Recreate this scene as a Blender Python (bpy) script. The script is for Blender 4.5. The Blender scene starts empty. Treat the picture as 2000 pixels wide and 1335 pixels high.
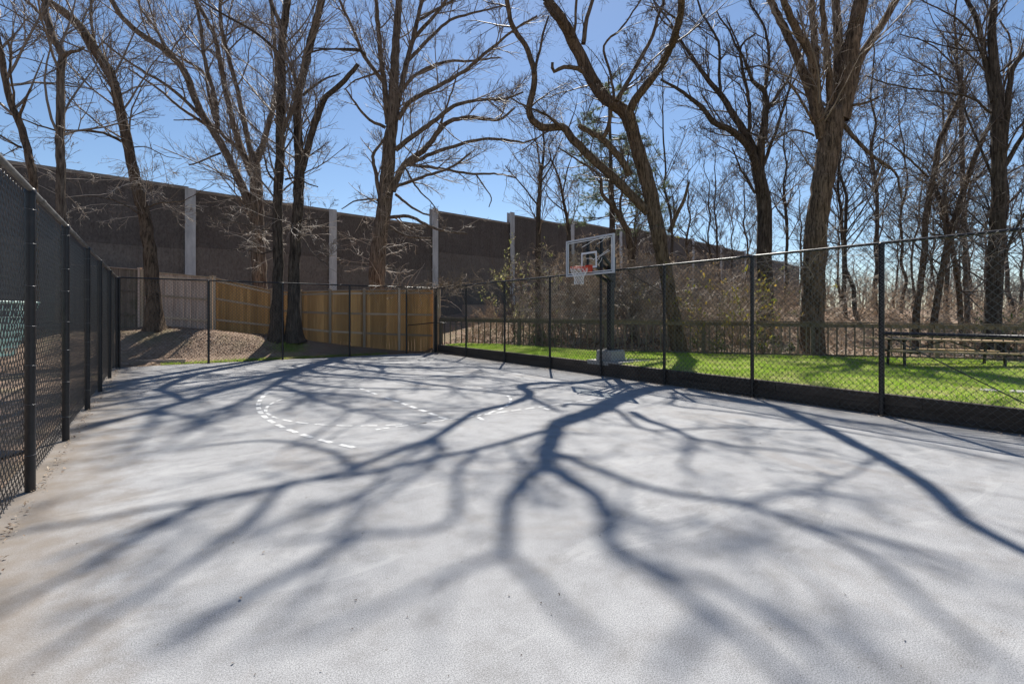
import bpy, math, random
import numpy as np
from mathutils import Vector

R = math.radians
rng = np.random.default_rng(7)
random.seed(7)
scene = bpy.context.scene
C = scene.collection

# ------------------------------------------------------------------ camera, sky, sun, exposure
CAMH, FPX, HZ, YAW = 1.75, 977.0, 615.0, R(35.6)
SY, CY = math.sin(YAW), math.cos(YAW)
cam_data = bpy.data.cameras.new('camera')
cam = bpy.data.objects.new('camera', cam_data)
C.objects.link(cam)
cam.location = (0, 0, CAMH)
cam.rotation_euler = (R(90), 0, -YAW)
cam_data.sensor_width = 36
cam_data.lens = FPX / 2000 * 36
cam_data.shift_y = -(667.5 - HZ) / 2000
cam_data.clip_start = 0.05
cam_data.clip_end = 3000
scene.camera = cam

SUN_EL, SUN_AZ = R(50), YAW + R(3.2)
world = bpy.data.worlds.new('World')
scene.world = world
world.use_nodes = True
wn = world.node_tree.nodes
wn.clear()
sky = wn.new('ShaderNodeTexSky')
sky.sky_type = 'NISHITA'
sky.sun_disc = False
sky.sun_elevation = SUN_EL
sky.sun_rotation = SUN_AZ
sky.air_density = 1.0
sky.dust_density = 0.15
sky.ozone_density = 4.0
bg = wn.new('ShaderNodeBackground')
bg.inputs['Strength'].default_value = 0.082
wo = wn.new('ShaderNodeOutputWorld')
world.node_tree.links.new(sky.outputs[0], bg.inputs[0])
world.node_tree.links.new(bg.outputs[0], wo.inputs[0])

sun_data = bpy.data.lights.new('sun', 'SUN')
sun_data.energy = 5.0
sun_data.angle = R(0.53)
sun_data.color = (1.0, 0.95, 0.87)
sun = bpy.data.objects.new('sun', sun_data)
C.objects.link(sun)
SV = Vector((math.sin(SUN_AZ) * math.cos(SUN_EL), math.cos(SUN_AZ) * math.cos(SUN_EL), math.sin(SUN_EL)))
sun.rotation_euler = SV.to_track_quat('Z', 'Y').to_euler()
sun.location = (10, 10, 40)

scene.view_settings.view_transform = 'Standard'
scene.view_settings.look = 'None'
scene.view_settings.gamma = 1
scene.view_settings.exposure = 0.58
scene.view_settings.use_curve_mapping = False
scene.render.engine = 'CYCLES'
scene.cycles.max_bounces = 6
scene.cycles.transparent_max_bounces = 12

# ------------------------------------------------------------------ helpers
def CW(x, d, z):
    """camera-aligned ground frame (right, forward, up) -> world"""
    return np.array([SY * d + CY * x, CY * d - SY * x, z])

def PX(u, v, d):
    """the world point seen at photo pixel (u, v) at depth d"""
    return CW((u - 1000) / FPX * d, d, CAMH + (HZ - v) / FPX * d)

def SHP(u, v, D):
    """the point at depth D whose shadow falls on the court at photo pixel (u, v)"""
    d = CAMH * FPX / (v - HZ)
    x = (u - 1000) / FPX * d
    return CW(x + math.tan(R(3.2)) * (D - d), D, (D - d) / math.cos(R(3.2)) * math.tan(SUN_EL))

def mesh_np(name, verts, faces, mat=None, smooth=False, mat2=None, midx=None):
    verts = np.asarray(verts, np.float32).reshape(-1, 3)
    faces = np.asarray(faces, np.int32)
    me = bpy.data.meshes.new(name)
    n, k = faces.shape
    me.vertices.add(len(verts))
    me.vertices.foreach_set('co', verts.ravel())
    me.loops.add(n * k)
    me.loops.foreach_set('vertex_index', faces.ravel())
    me.polygons.add(n)
    me.polygons.foreach_set('loop_start', np.arange(0, n * k, k, dtype=np.int32))
    me.polygons.foreach_set('use_smooth', np.full(n, bool(smooth)))
    if mat: me.materials.append(mat)
    if mat2:
        me.materials.append(mat2)
        me.polygons.foreach_set('material_index', np.asarray(midx, np.int32))
    me.update(calc_edges=True)
    me.validate()
    return me

def link(name, me, parent=None, loc=None, rot=None, scale=None):
    o = bpy.data.objects.new(name, me)
    C.objects.link(o)
    if parent is not None: o.parent = parent
    if loc is not None: o.location = loc
    if rot is not None: o.rotation_euler = rot
    if scale is not None: o.scale = scale
    return o

def tag(o, label=None, cat=None, group=None, kind=None):
    if label: o['label'] = label
    if cat: o['category'] = cat
    if group: o['group'] = group
    if kind: o['kind'] = kind
    return o

def thing(name, label, cat, loc=(0, 0, 0), rz=0, group=None):
    o = bpy.data.objects.new(name, None)
    C.objects.link(o)
    o.location = loc
    o.rotation_euler = (0, 0, rz)
    o.empty_display_size = 0.2
    return tag(o, label, cat, group)

def copy_tree(root):
    r = root.copy(); C.objects.link(r)
    for ch in list(root.children):
        c = ch.copy(); C.objects.link(c); c.parent = r
        for g in list(ch.children):
            d = g.copy(); C.objects.link(d); d.parent = c
    return r

BOXF = np.array([[0, 1, 3, 2], [4, 6, 7, 5], [0, 4, 5, 1], [2, 3, 7, 6], [0, 2, 6, 4], [1, 5, 7, 3]])
class MB:
    """collects quads"""
    def __init__(s): s.v = []; s.f = []; s.n = 0
    def add(s, v, f):
        s.v.append(np.asarray(v, float)); s.f.append(np.asarray(f) + s.n); s.n += len(v); return s
    def box(s, c, size, ax=None):
        h = np.array(size) / 2
        p = np.array([[x, y, z] for x in (-1, 1) for y in (-1, 1) for z in (-1, 1)]) * h
        if ax is not None: p = p @ np.array(ax)
        return s.add(p + np.array(c), BOXF[:, ::-1])
    def bar(s, a, b, w, t, up=(0, 0, 1)):
        """rectangular bar from a to b, w wide (across), t thick (along up)"""
        a = np.array(a, float); b = np.array(b, float)
        d = b - a; L = np.linalg.norm(d); d /= L
        up = np.array(up, float); side = np.cross(d, up); side /= np.linalg.norm(side)
        u2 = np.cross(side, d)
        return s.box((a + b) / 2, (L, w, t), [d, side, u2])
    def tube(s, pts, r, sides=8, cap=True):
        pts = np.asarray(pts, float)
        r = np.broadcast_to(np.asarray(r, float), (len(pts),))
        v, f = tubes(pts[None], r[None], sides)
        s.add(v, f)
        if cap and sides == 8:
            for e, sg in ((0, 1), (len(pts) - 1, -1)):
                k = np.arange(8) + s.n - len(v) + e * 8
                for q in ((0, 1, 2, 3), (0, 3, 4, 7), (4, 5, 6, 7)):
                    s.f.append(k[list(q)][None][:, ::sg])
        return s
    def me(s, name, mat, smooth=False):
        return mesh_np(name, np.concatenate(s.v), np.concatenate(s.f), mat, smooth)
    def build(s, name, mat, parent=None, origin=None, smooth=False):
        v = np.concatenate(s.v)
        if origin is None and parent is not None: origin = np.array(parent.location)
        if origin is not None: v = v - np.array(origin)
        return link(name, mesh_np(name, v, np.concatenate(s.f), mat, smooth), parent)

def tubes(P, Rr, S):
    """P [n,K,3], Rr [n,K] -> verts, quads"""
    n, K, _ = P.shape
    T = np.empty_like(P)
    T[:, 1:-1] = P[:, 2:] - P[:, :-2]; T[:, 0] = P[:, 1] - P[:, 0]; T[:, -1] = P[:, -1] - P[:, -2]
    T /= np.linalg.norm(T, axis=2, keepdims=True) + 1e-9
    m = P[:, -1] - P[:, 0]
    ref = np.where((np.abs(m[:, :1]) < np.abs(m[:, 1:2])), [[1., 0, 0]], [[0., 1, 0]])
    ref = np.where(np.abs(m[:, 2:]) < 0.6 * np.linalg.norm(m[:, :2], axis=1, keepdims=True), [[0., 0, 1]], ref)
    A = np.cross(T, ref[:, None]); A /= np.linalg.norm(A, axis=2, keepdims=True) + 1e-9
    B = np.cross(T, A)
    an = np.arange(S) * 2 * np.pi / S
    V = P[:, :, None] + Rr[:, :, None, None] * (A[:, :, None] * np.cos(an)[:, None] + B[:, :, None] * np.sin(an)[:, None])
    i = np.arange(n)[:, None, None] * K * S; k = np.arange(K - 1)[None, :, None] * S; s = np.arange(S)[None, None]
    s2 = (s + 1) % S
    F = np.stack([i + k + s, i + k + s2, i + k + S + s2, i + k + S + s], -1).reshape(-1, 4)
    return V.reshape(-1, 3), F

# ------------------------------------------------------------------ materials
def mat(name, base, rough=0.8, spec=0.3):
    m = bpy.data.materials.new(name); m.use_nodes = True
    b = m.node_tree.nodes['Principled BSDF']
    b.inputs['Base Color'].default_value = (*base, 1)
    b.inputs['Roughness'].default_value = rough
    b.inputs['Specular IOR Level'].default_value = spec
    return m

def N(m, t, **kw):
    n = m.node_tree.nodes.new(t)
    for k, v in kw.items():
        if k in n.inputs: n.inputs[k].default_value = v
        else: setattr(n, k, v)
    return n
def LK(m, a, b): m.node_tree.links.new(a, b)
def coords(m, scale=(1, 1, 1), kind='Object'):
    tc = N(m, 'ShaderNodeTexCoord'); mp = N(m, 'ShaderNodeMapping')
    mp.inputs['Scale'].default_value = scale
    LK(m, tc.outputs[kind], mp.inputs[0]); return mp.outputs[0]
def geo(m, scale=(1, 1, 1)):
    g = N(m, 'ShaderNodeNewGeometry'); mp = N(m, 'ShaderNodeMapping')
    mp.inputs['Scale'].default_value = scale
    LK(m, g.outputs['Position'], mp.inputs[0]); return mp.outputs[0]
def noise(m, vec, scale, detail=4, rough=0.55, dist=0):
    n = N(m, 'ShaderNodeTexNoise'); n.inputs['Scale'].default_value = scale
    n.inputs['Detail'].default_value = detail; n.inputs['Roughness'].default_value = rough
    n.inputs['Distortion'].default_value = dist
    LK(m, vec, n.inputs['Vector']); return n.outputs['Fac']
def ramp(m, fac, stops):
    r = N(m, 'ShaderNodeValToRGB'); e = r.color_ramp.elements
    while len(e) < len(stops): e.new(0.5)
    for x, (p, c) in zip(e, stops):
        x.position = p; x.color = (*c, 1) if len(c) == 3 else c
    LK(m, fac, r.inputs[0]); return r.outputs[0]
def mix(m, fac, a, b, mode='MIX'):
    n = N(m, 'ShaderNodeMix', data_type='RGBA', blend_type=mode)
    for s, x in ((n.inputs[0], fac), (n.inputs[6], a), (n.inputs[7], b)):
        if isinstance(x, (int, float)): s.default_value = x
        elif isinstance(x, tuple): s.default_value = (*x, 1)
        else: LK(m, x, s)
    return n.outputs[2]
def base(m, col): LK(m, col, m.node_tree.nodes['Principled BSDF'].inputs['Base Color'])
def bump(m, h, strength=0.5, dist=0.02):
    b = N(m, 'ShaderNodeBump'); b.inputs['Strength'].default_value = strength; b.inputs['Distance'].default_value = dist
    LK(m, h, b.inputs['Height']); LK(m, b.outputs[0], m.node_tree.nodes['Principled BSDF'].inputs['Normal'])
def rnd(m):
    return N(m, 'ShaderNodeObjectInfo').outputs['Random']

def G(x): return (x, x, x)
M = {}
# court: fine-grained concrete, mottled, brown stains along the fence edges
m = M['court'] = mat('court_concrete', (.4, .4, .4), 0.85, 0.25)
v = geo(m)
big = noise(m, v, 0.45, 5, 0.6, 0.4)
c1 = ramp(m, big, [(0.3, (.255, .257, .264)), (0.5, (.31, .312, .318)), (0.7, (.37, .371, .375))])
mid = noise(m, v, 3.2, 6, 0.65)
c2 = mix(m, 0.55, c1, ramp(m, mid, [(0.32, (.215, .21, .205)), (0.5, (.315, .315, .318)), (0.68, (.385, .386, .388))]))
fine = noise(m, v, 150, 2, 0.7)
c3 = mix(m, 0.75, c2, ramp(m, fine, [(0.34, G(.38)), (0.5, G(.98)), (0.64, G(1.45))]), 'MULTIPLY')
gr = noise(m, v, 85, 3, 0.8)
c3 = mix(m, 0.5, c3, ramp(m, gr, [(0.36, G(.66)), (0.5, G(1.0)), (0.66, G(1.22))]), 'MULTIPLY')
smr = noise(m, geo(m, (.5, 1.6, 1)), 0.75, 8, 0.72, 1.2)
c3 = mix(m, ramp(m, smr, [(0.56, G(0)), (0.6, G(.28)), (0.75, G(.4))]), c3, (.45, .45, .445))
stn = noise(m, geo(m, (1.0, .55, 1)), 0.9, 7, 0.7, 0.8)
c4 = mix(m, ramp(m, stn, [(0.54, G(0)), (0.72, G(.5))]), c3, (.22, .19, .165))
sx = N(m, 'ShaderNodeSeparateXYZ'); LK(m, v, sx.inputs[0])
edge = N(m, 'ShaderNodeMapRange'); edge.inputs['From Min'].default_value = -1.1; edge.inputs['From Max'].default_value = 0.0
edge.inputs['To Min'].default_value = 0.85; edge.inputs['To Max'].default_value = 0.0
wob = N(m, 'ShaderNodeMath', operation='MULTIPLY_ADD'); LK(m, mid, wob.inputs[0]); wob.inputs[1].default_value = 1.4
sub = N(m, 'ShaderNodeMath', operation='SUBTRACT'); LK(m, sx.outputs[0], wob.inputs[2]); LK(m, wob.outputs[0], sub.inputs[0]); sub.inputs[1].default_value = 0.7
LK(m, sub.outputs[0], edge.inputs['Value'])
c5 = mix(m, edge.outputs[0], c4, (.205, .165, .125))
edge2 = N(m, 'ShaderNodeMapRange'); edge2.inputs['From Min'].default_value = 9.6; edge2.inputs['From Max'].default_value = 10.7
edge2.inputs['To Max'].default_value = 0.8
LK(m, sub.outputs[0], edge2.inputs['Value'])
c6 = mix(m, edge2.outputs[0], c5, (.22, .195, .17))
spk = noise(m, v, 40, 1, 0.5)
c7 = mix(m, ramp(m, spk, [(0.74, G(0)), (0.78, G(.55))]), c6, (.12, .11, .10))
base(m, c7); bump(m, fine, 0.12, 0.002)

m = M['paint'] = mat('worn_white_paint', (.7, .7, .68), 0.7)
v = geo(m)
base(m, mix(m, ramp(m, noise(m, v, 9, 6, 0.7), [(0.44, G(0)), (0.62, G(.85))]), (.68, .68, .67), (.38, .38, .375)))

m = M['soil'] = mat('leafy_soil', (.2, .15, .1), 0.95)
v = geo(m)
c = ramp(m, noise(m, v, 9, 8, 0.75), [(0.3, (.16, .10, .065)), (0.5, (.35, .245, .175)), (0.68, (.50, .385, .29))])
c = mix(m, ramp(m, noise(m, v, 0.5, 4, 0.6), [(0.5, G(0)), (0.68, G(.45))]), c, (.14, .16, .06))
base(m, c); bump(m, noise(m, v, 30, 6, 0.8), 0.8, 0.05)

m = M['turf'] = mat('turf_soil', (.08, .12, .03), 0.95)
v = geo(m)
c = ramp(m, noise(m, v, 2.2, 6, 0.7), [(0.3, (.16, .21, .035)), (0.5, (.28, .32, .07)), (0.68, (.46, .41, .22))])
base(m, c); bump(m, noise(m, v, 40, 4, 0.8), 0.8, 0.03)

def leafmat(name, stops, trans=0.35, rough=0.6):
    m = mat(name, stops[0][1], rough, 0.35)
    b = m.node_tree.nodes['Principled BSDF']
    g = N(m, 'ShaderNodeNewGeometry')
    c = ramp(m, g.outputs['Random Per Island'], stops)
    base(m, c)
    t = N(m, 'ShaderNodeBsdfTranslucent'); LK(m, c, t.inputs[0])
    ms = N(m, 'ShaderNodeMixShader'); ms.inputs[0].default_value = trans
    LK(m, b.outputs[0], ms.inputs[1]); LK(m, t.outputs[0], ms.inputs[2])
    LK(m, ms.outputs[0], m.node_tree.nodes['Material Output'].inputs['Surface'])
    return m
M['grass'] = leafmat('grass_blade', [(0, (.13, .27, .015)), (.35, (.28, .48, .04)), (.75, (.44, .60, .08)), (1, (.62, .58, .25))], 0.5)
gm = M['grass']
nz = noise(gm, geo(gm), 1.1, 5, 0.65)
old = gm.node_tree.nodes['Principled BSDF'].inputs['Base Color'].links[0].from_socket
cx = mix(gm, ramp(gm, nz, [(0.5, G(0)), (0.66, G(.75))]), old, (.62, .55, .29))
base(gm, cx)
LK(gm, cx, [n for n in gm.node_tree.nodes if n.type == 'BSDF_TRANSLUCENT'][0].inputs[0])
M['dead_leaf'] = leafmat('dead_leaf', [(0, (.13, .075, .045)), (.45, (.36, .25, .16)), (.8, (.52, .40, .28)), (1, (.62, .51, .39))], 0.2)
M['chip'] = leafmat('mulch_chip', [(0, (.27, .175, .115)), (.5, (.36, .25, .175)), (1, (.46, .33, .24))], 0.1)
M['bud_leaf'] = leafmat('bud_leaf', [(0, (.22, .25, .07)), (.6, (.42, .42, .16)), (1, (.55, .50, .26))], 0.4)
M['yellow_leaf'] = leafmat('yellow_green_leaf', [(0, (.16, .20, .03)), (.5, (.34, .32, .04)), (1, (.60, .38, .06))], 0.45)
M['ivy_leaf'] = leafmat('ivy_leaf', [(0, (.03, .06, .015)), (.6, (.07, .12, .02)), (1, (.17, .22, .05))], 0.3)
M['needle'] = leafmat('pine_needle', [(0, (.10, .15, .08)), (.6, (.20, .26, .14)), (1, (.33, .37, .22))], 0.4)

def barkmat(name, dark, light, moss=0):
    m = mat(name, light, 0.92, 0.2)
    v = geo(m, (1, 1, .13)); v2 = geo(m)
    r = noise(m, v, 15, 7, 0.75, 0.4)
    c = ramp(m, r, [(0.38, dark), (0.5, tuple((a + b) / 2.2 for a, b in zip(dark, light))), (0.66, light)])
    c = mix(m, 0.6, c, ramp(m, noise(m, v2, 2.3, 5, 0.6), [(0.3, G(.6)), (0.7, G(1.25))]), 'MULTIPLY')
    if moss:
        g = N(m, 'ShaderNodeNewGeometry'); s = N(m, 'ShaderNodeSeparateXYZ'); LK(m, g.outputs['Normal'], s.inputs[0])
        ml = N(m, 'ShaderNodeMath', operation='MULTIPLY'); LK(m, s.outputs[2], ml.inputs[0]); LK(m, noise(m, v2, 6, 4, 0.6), ml.inputs[1])
        c = mix(m, ramp(m, ml.outputs[0], [(0.18, G(0)), (0.4, G(moss))]), c, (.12, .13, .03))
    base(m, c); bump(m, r, 1.0, 0.07)
    return m
M['bark_grey'] = barkmat('bark_grey', (.055, .04, .03), (.33, .26, .20))
M['bark_dark'] = barkmat('bark_dark', (.028, .021, .016), (.17, .135, .105))
M['bark_brown'] = barkmat('bark_brown', (.038, .026, .017), (.27, .19, .13), 0.4)
M['bark_tulip'] = barkmat('bark_tulip', (.036, .025, .017), (.30, .21, .145))
M['bark_far'] = barkmat('bark_far', (.05, .04, .032), (.15, .12, .095))
m = M['twig'] = mat('twig_bark', (.21, .165, .13), 0.6, 0.4)
M['twig_pale'] = mat('pale_sunlit_twig', (.50, .42, .34), 0.55, 0.45)  # sunlit look of the low shoots put into the colour; vines and canes share it
M['twig_dark'] = mat('dark_twig_bark', (.10, .075, .06), 0.6, 0.4)
M['twig_brown'] = mat('brown_twig_bark', (.42, .32, .23), 0.7, 0.25)
M['vine'] = mat('dry_vine', (.24, .17, .11), 0.7, 0.3)

m = M['vinyl'] = mat('black_vinyl', (.02, .02, .022), 0.33, 1.0)
m = M['black_post'] = mat('black_painted_steel', (.012, .011, .013), 0.38, 0.5)
v = geo(m)
base(m, mix(m, ramp(m, noise(m, v, 5, 6, 0.7), [(0.5, G(0)), (0.75, G(.5))]), (.011, .010, .012), (.05, .038, .034)))
m = M['grey_rail'] = mat('weathered_steel_rail', (.12, .115, .11), 0.5, 0.5)
base(m, ramp(m, noise(m, geo(m), 4, 6, 0.7), [(0.3, (.06, .057, .055)), (0.7, (.20, .19, .175))]))
M['tie'] = mat('aluminium_tie', (.22, .22, .23), 0.35, 0.5); M['tie'].node_tree.nodes['Principled BSDF'].inputs['Metallic'].default_value = 0.8

m = M['galv'] = mat('galvanised_steel', (.45, .47, .5), 0.7, 0.25)
m.node_tree.nodes['Principled BSDF'].inputs['Metallic'].default_value = 0.0
base(m, ramp(m, noise(m, geo(m, (1, 1, .25)), 4, 6, 0.7), [(0.3, (.36, .385, .42)), (0.7, (.62, .65, .68))]))

def barrier_mat(name, a, b):
    m = mat(name, a, 0.95, 0.15)
    v = geo(m)
    big = noise(m, v, 0.7, 5, 0.65)
    c = ramp(m, big, [(0.3, a), (0.7, b)])
    f = noise(m, geo(m, (1, 1, .5)), 13, 5, 0.8)
    c = mix(m, 0.8, c, ramp(m, f, [(0.3, G(.5)), (0.7, G(1.4))]), 'MULTIPLY')
    st = noise(m, geo(m, (2.5, 2.5, .12)), 1.3, 5, 0.7)
    c = mix(m, ramp(m, st, [(0.5, G(0)), (0.7, G(.3))]), c, (.06, .05, .045))
    base(m, c); bump(m, f, 0.5, 0.03)
    return m
M['barrier_up'] = barrier_mat('rough_dark_brown_concrete', (.11, .10, .095), (.15, .137, .131))
M['barrier_low'] = barrier_mat('rough_grey_brown_concrete', (.155, .14, .129), (.205, .187, .173))
m = M['coping'] = mat('concrete_coping', (.3, .28, .25), 0.9)
base(m, ramp(m, noise(m, geo(m), 3, 6, 0.7), [(0.3, (.20, .18, .16)), (0.7, (.36, .33, .30))]))
m = M['concrete'] = mat('rough_concrete', (.4, .38, .36), 0.9)
v = geo(m); f = noise(m, v, 18, 7, 0.75)
base(m, ramp(m, f, [(0.3, (.24, .225, .21)), (0.7, (.5, .48, .45))])); bump(m, f, 0.6, 0.02)

def wood(name, stops, grain=(14, 14, .9), var=0.35, dirt=None):
    m = mat(name, stops[0][1], 0.8, 0.25)
    oi = rnd(m); tc = N(m, 'ShaderNodeNewGeometry')
    mp = N(m, 'ShaderNodeMapping'); mp.inputs['Scale'].default_value = grain
    LK(m, tc.outputs['Position'], mp.inputs[0])
    cb = N(m, 'ShaderNodeCombineXYZ'); ml = N(m, 'ShaderNodeMath', operation='MULTIPLY'); LK(m, oi, ml.inputs[0]); ml.inputs[1].default_value = 60
    for k in range(3): LK(m, ml.outputs[0], cb.inputs[k])
    LK(m, cb.outputs[0], mp.inputs['Location'])
    g = noise(m, mp.outputs[0], 1.6, 6, 0.65, 0.6)
    c = ramp(m, g, stops)
    c = mix(m, 1.0, c, ramp(m, oi, [(0, G(1 - var)), (1, G(1 + var * .6))]), 'MULTIPLY')
    if dirt:
        c = mix(m, ramp(m, noise(m, geo(m), 1.4, 6, 0.7), [(0.48, G(0)), (0.68, G(.85))]), c, dirt)
    base(m, c); bump(m, g, 0.35, 0.006)
    return m
M['cedar'] = wood('new_cedar', [(.25, (.46, .225, .08)), (.55, (.66, .36, .13)), (.8, (.78, .48, .205))])
M['cedar_post'] = wood('cedar_post', [(.25, (.40, .28, .18)), (.55, (.55, .41, .28)), (.8, (.66, .52, .38))])
M['weathered'] = wood('weathered_boards', [(.25, (.40, .27, .20)), (.55, (.57, .42, .33)), (.8, (.68, .54, .44))], var=.22)
M['mossy'] = wood('mossy_boards', [(.25, (.13, .095, .07)), (.55, (.23, .175, .135)), (.8, (.31, .25, .2))], dirt=(.07, .075, .03))
M['railing'] = wood('railing_timber', [(.25, (.10, .075, .053)), (.55, (.19, .148, .107)), (.8, (.30, .24, .18))], dirt=(.14, .12, .085))
M['tie_timber'] = wood('retaining_timber', [(.25, (.045, .033, .026)), (.55, (.09, .07, .056)), (.8, (.17, .135, .11))], (1.2, 1.2, 14), .3)
M['table_wood'] = wood('table_planks', [(.25, (.42, .27, .14)), (.55, (.60, .42, .25)), (.8, (.70, .54, .36))], (2, 2, 20), .25)

M['black_metal'] = mat('black_powder_coat', (.014, .014, .016), 0.4, 0.5)
m = M['frame_metal'] = mat('backboard_frame', (.55, .55, .56), 0.4, 0.5)
M['rim'] = mat('orange_rim', (.62, .075, .03), 0.4, 0.5)
M['net'] = mat('net_cord', (.78, .78, .76), 0.8)
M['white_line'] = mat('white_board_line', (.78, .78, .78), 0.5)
m = M['glass'] = bpy.data.materials.new('clear_backboard_glass'); m.use_nodes = True
nt = m.node_tree; nt.nodes.clear()
o_ = nt.nodes.new('ShaderNodeOutputMaterial'); ms = nt.nodes.new('ShaderNodeMixShader'); tr = nt.nodes.new('ShaderNodeBsdfTransparent')
gl = nt.nodes.new('ShaderNodeBsdfGlossy'); fr = nt.nodes.new('ShaderNodeValue')
tr.inputs[0].default_value = (.88, .91, .92, 1); gl.inputs['Roughness'].default_value = 0.02; fr.outputs[0].default_value = 0.045
nt.links.new(fr.outputs[0], ms.inputs[0]); nt.links.new(tr.outputs[0], ms.inputs[1]); nt.links.new(gl.outputs[0], ms.inputs[2]); nt.links.new(ms.outputs[0], o_.inputs[0])
M['mint'] = mat('mint_plastic_coat', (.60, .80, .69), 0.45, 0.5)

# ------------------------------------------------------------------ setting: terrain, court, lawn
def sstep(x): x = np.clip(x, 0, 1); return x * x * (3 - 2 * x)
XB, YB = 10.75, 21.1
def xr(y): return 10.3 + (y - 3.25) * (0.45 / 17.85)      # line of the right fence
RA, RD = np.array([10.93, 20.6]), np.array([.596, -.803])   # railing start and direction
k0 = CW((1012 - 1000) / FPX * 22.5, 22.5, 0)[:2]
RA = k0 - RD * 3.87
RN = np.array([.803, .596])                                 # away from the court
def ground_z(x, y):
    x = np.asarray(x, float); y = np.asarray(y, float)
    mx = np.interp(x, [-12, -1, 0, 3, 4.5, 6, 8, 10.4], [1.0, 1.15, 1.25, 1.0, .8, .5, .3, 0.0])
    w = np.interp(x, [-6, -1, 4.4, 8], [8, 3.2, 1.9, 1.5])
    z = mx * sstep((y - 21.25) / w)
    z += 0.05 * np.sin(x * 1.7 + y) * sstep((y - 21.6) / 2) * (x < 10)
    s = (x - RA[0]) * RN[0] + (y - RA[1]) * RN[1]
    bank = .12 + 2.2 * sstep(s / 17) * sstep((y - 2) / 14)
    side = sstep((x - 10.3) / .6)
    far = sstep((y - 25) / 6) * np.interp(x, [-8, 4, 12], [.6, 1.2, 1.8]) * (1 - side)
    z = np.maximum(z, far * .9)
    z = z * (1 - side) + side * bank
    incourt = (x > -6) & (x < 10.9) & (y < 21.3)
    z = np.where(incourt, -.06, z)
    z = np.where((x <= -1.0) & (y < 21.3), -.02, z)
    return z
def grid_sheet(xs, ys, zf):
    X, Y = np.meshgrid(xs, ys)
    V = np.stack([X, Y, zf(X, Y)], -1).reshape(-1, 3)
    nx, ny = len(xs), len(ys)
    i = np.arange(ny - 1)[:, None] * nx + np.arange(nx - 1)[None]
    F = np.stack([i, i + 1, i + nx + 1, i + nx], -1).reshape(-1, 4)
    return V, F
xs = np.concatenate([np.linspace(-900, -40, 14), np.arange(-30, 60, .5), np.linspace(65, 900, 16)])
ys = np.concatenate([np.linspace(-900, -12, 14), np.arange(-8, 50, .5), np.linspace(55, 900, 16)])
o = link('ground', mesh_np('ground', *grid_sheet(xs, ys, ground_z), M['soil'], True)); tag(o, kind='structure')

cb = MB(); cb.box(((-1.12 + xr(8)) / 2 + .05, 6.1, -.075), (xr(8) + 1.12 + .35, 30.2, .15))
tag(cb.build('court', M['court']), kind='structure')

def lawn_z(x, y):
    dx = np.asarray(x) - xr(np.asarray(y)) - .22
    z = .345 + .05 * sstep(dx / .7) - .21 * sstep((dx - 1.4) / 4)
    return z + .012 * np.sin(x * 3.1) * np.cos(np.asarray(y) * 2.7)
# the lawn lies between the retaining wall and the railing
def lawn_pts():
    V = []; F = []; ny, nx = 80, 34
    for j in range(ny + 1):
        y = 20.75 - j * (26.0 / ny)
        x0 = xr(y) + .17
        t = (RA[1] - y) / .803
        x1 = max(RA[0] + RD[0] * t, x0 + .1) + .12
        x1 = min(x1, 26)
        for i in range(nx + 1):
            V.append((x0 + (x1 - x0) * (i / nx), y))
    V = np.array(V)
    V = np.column_stack([V, lawn_z(V[:, 0], V[:, 1])])
    for j in range(ny):
        for i in range(nx):
            a = j * (nx + 1) + i
            F.append((a, a + nx + 1, a + nx + 2, a + 1))
    return V, np.array(F)
LV, LF = lawn_pts()
tag(link('lawn', mesh_np('lawn', LV, LF, M['turf'], True)), kind='structure')

def blades(P, h, w, lean, tint_seed=0):
    n = len(P)
    a = rng.uniform(0, 2 * np.pi, n); d = np.stack([np.cos(a), np.sin(a), np.zeros(n)], -1)
    b = rng.uniform(0, 2 * np.pi, n); l = np.stack([np.cos(b), np.sin(b), np.zeros(n)], -1)
    hh = h * rng.uniform(.5, 1.3, n)[:, None]; up = np.array([[0, 0, 1.]])
    p0 = P - d * w / 2; p1 = P + d * w / 2
    mid = P + up * hh * .6 + l * hh * lean * .4
    tip = P + up * hh + l * hh * lean
    V = np.stack([p0, p1, mid + d * w * .35, tip, mid - d * w * .35], 1).reshape(-1, 3)
    i = np.arange(n) * 5
    F = np.concatenate([np.stack([i, i + 1, i + 2, i + 4], -1)])
    F2 = np.stack([i + 4, i + 2, i + 3, i + 3], -1)
    return V, F, np.stack([i + 4, i + 2, i + 3], -1)
def mesh_mixed(name, V, Q, T, m_):
    me = bpy.data.meshes.new(name)
    nq, ntri = len(Q), len(T)
    me.vertices.add(len(V)); me.vertices.foreach_set('co', np.asarray(V, np.float32).ravel())
    li = np.concatenate([Q.ravel(), T.ravel()]).astype(np.int32)
    me.loops.add(len(li)); me.loops.foreach_set('vertex_index', li)
    me.polygons.add(nq + ntri)
    me.polygons.foreach_set('loop_start', np.concatenate([np.arange(nq) * 4, nq * 4 + np.arange(ntri) * 3]).astype(np.int32))
    me.polygons.foreach_set('use_smooth', np.zeros(nq + ntri, bool))
    me.materials.append(m_); me.update(calc_edges=True)
    return me
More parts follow.
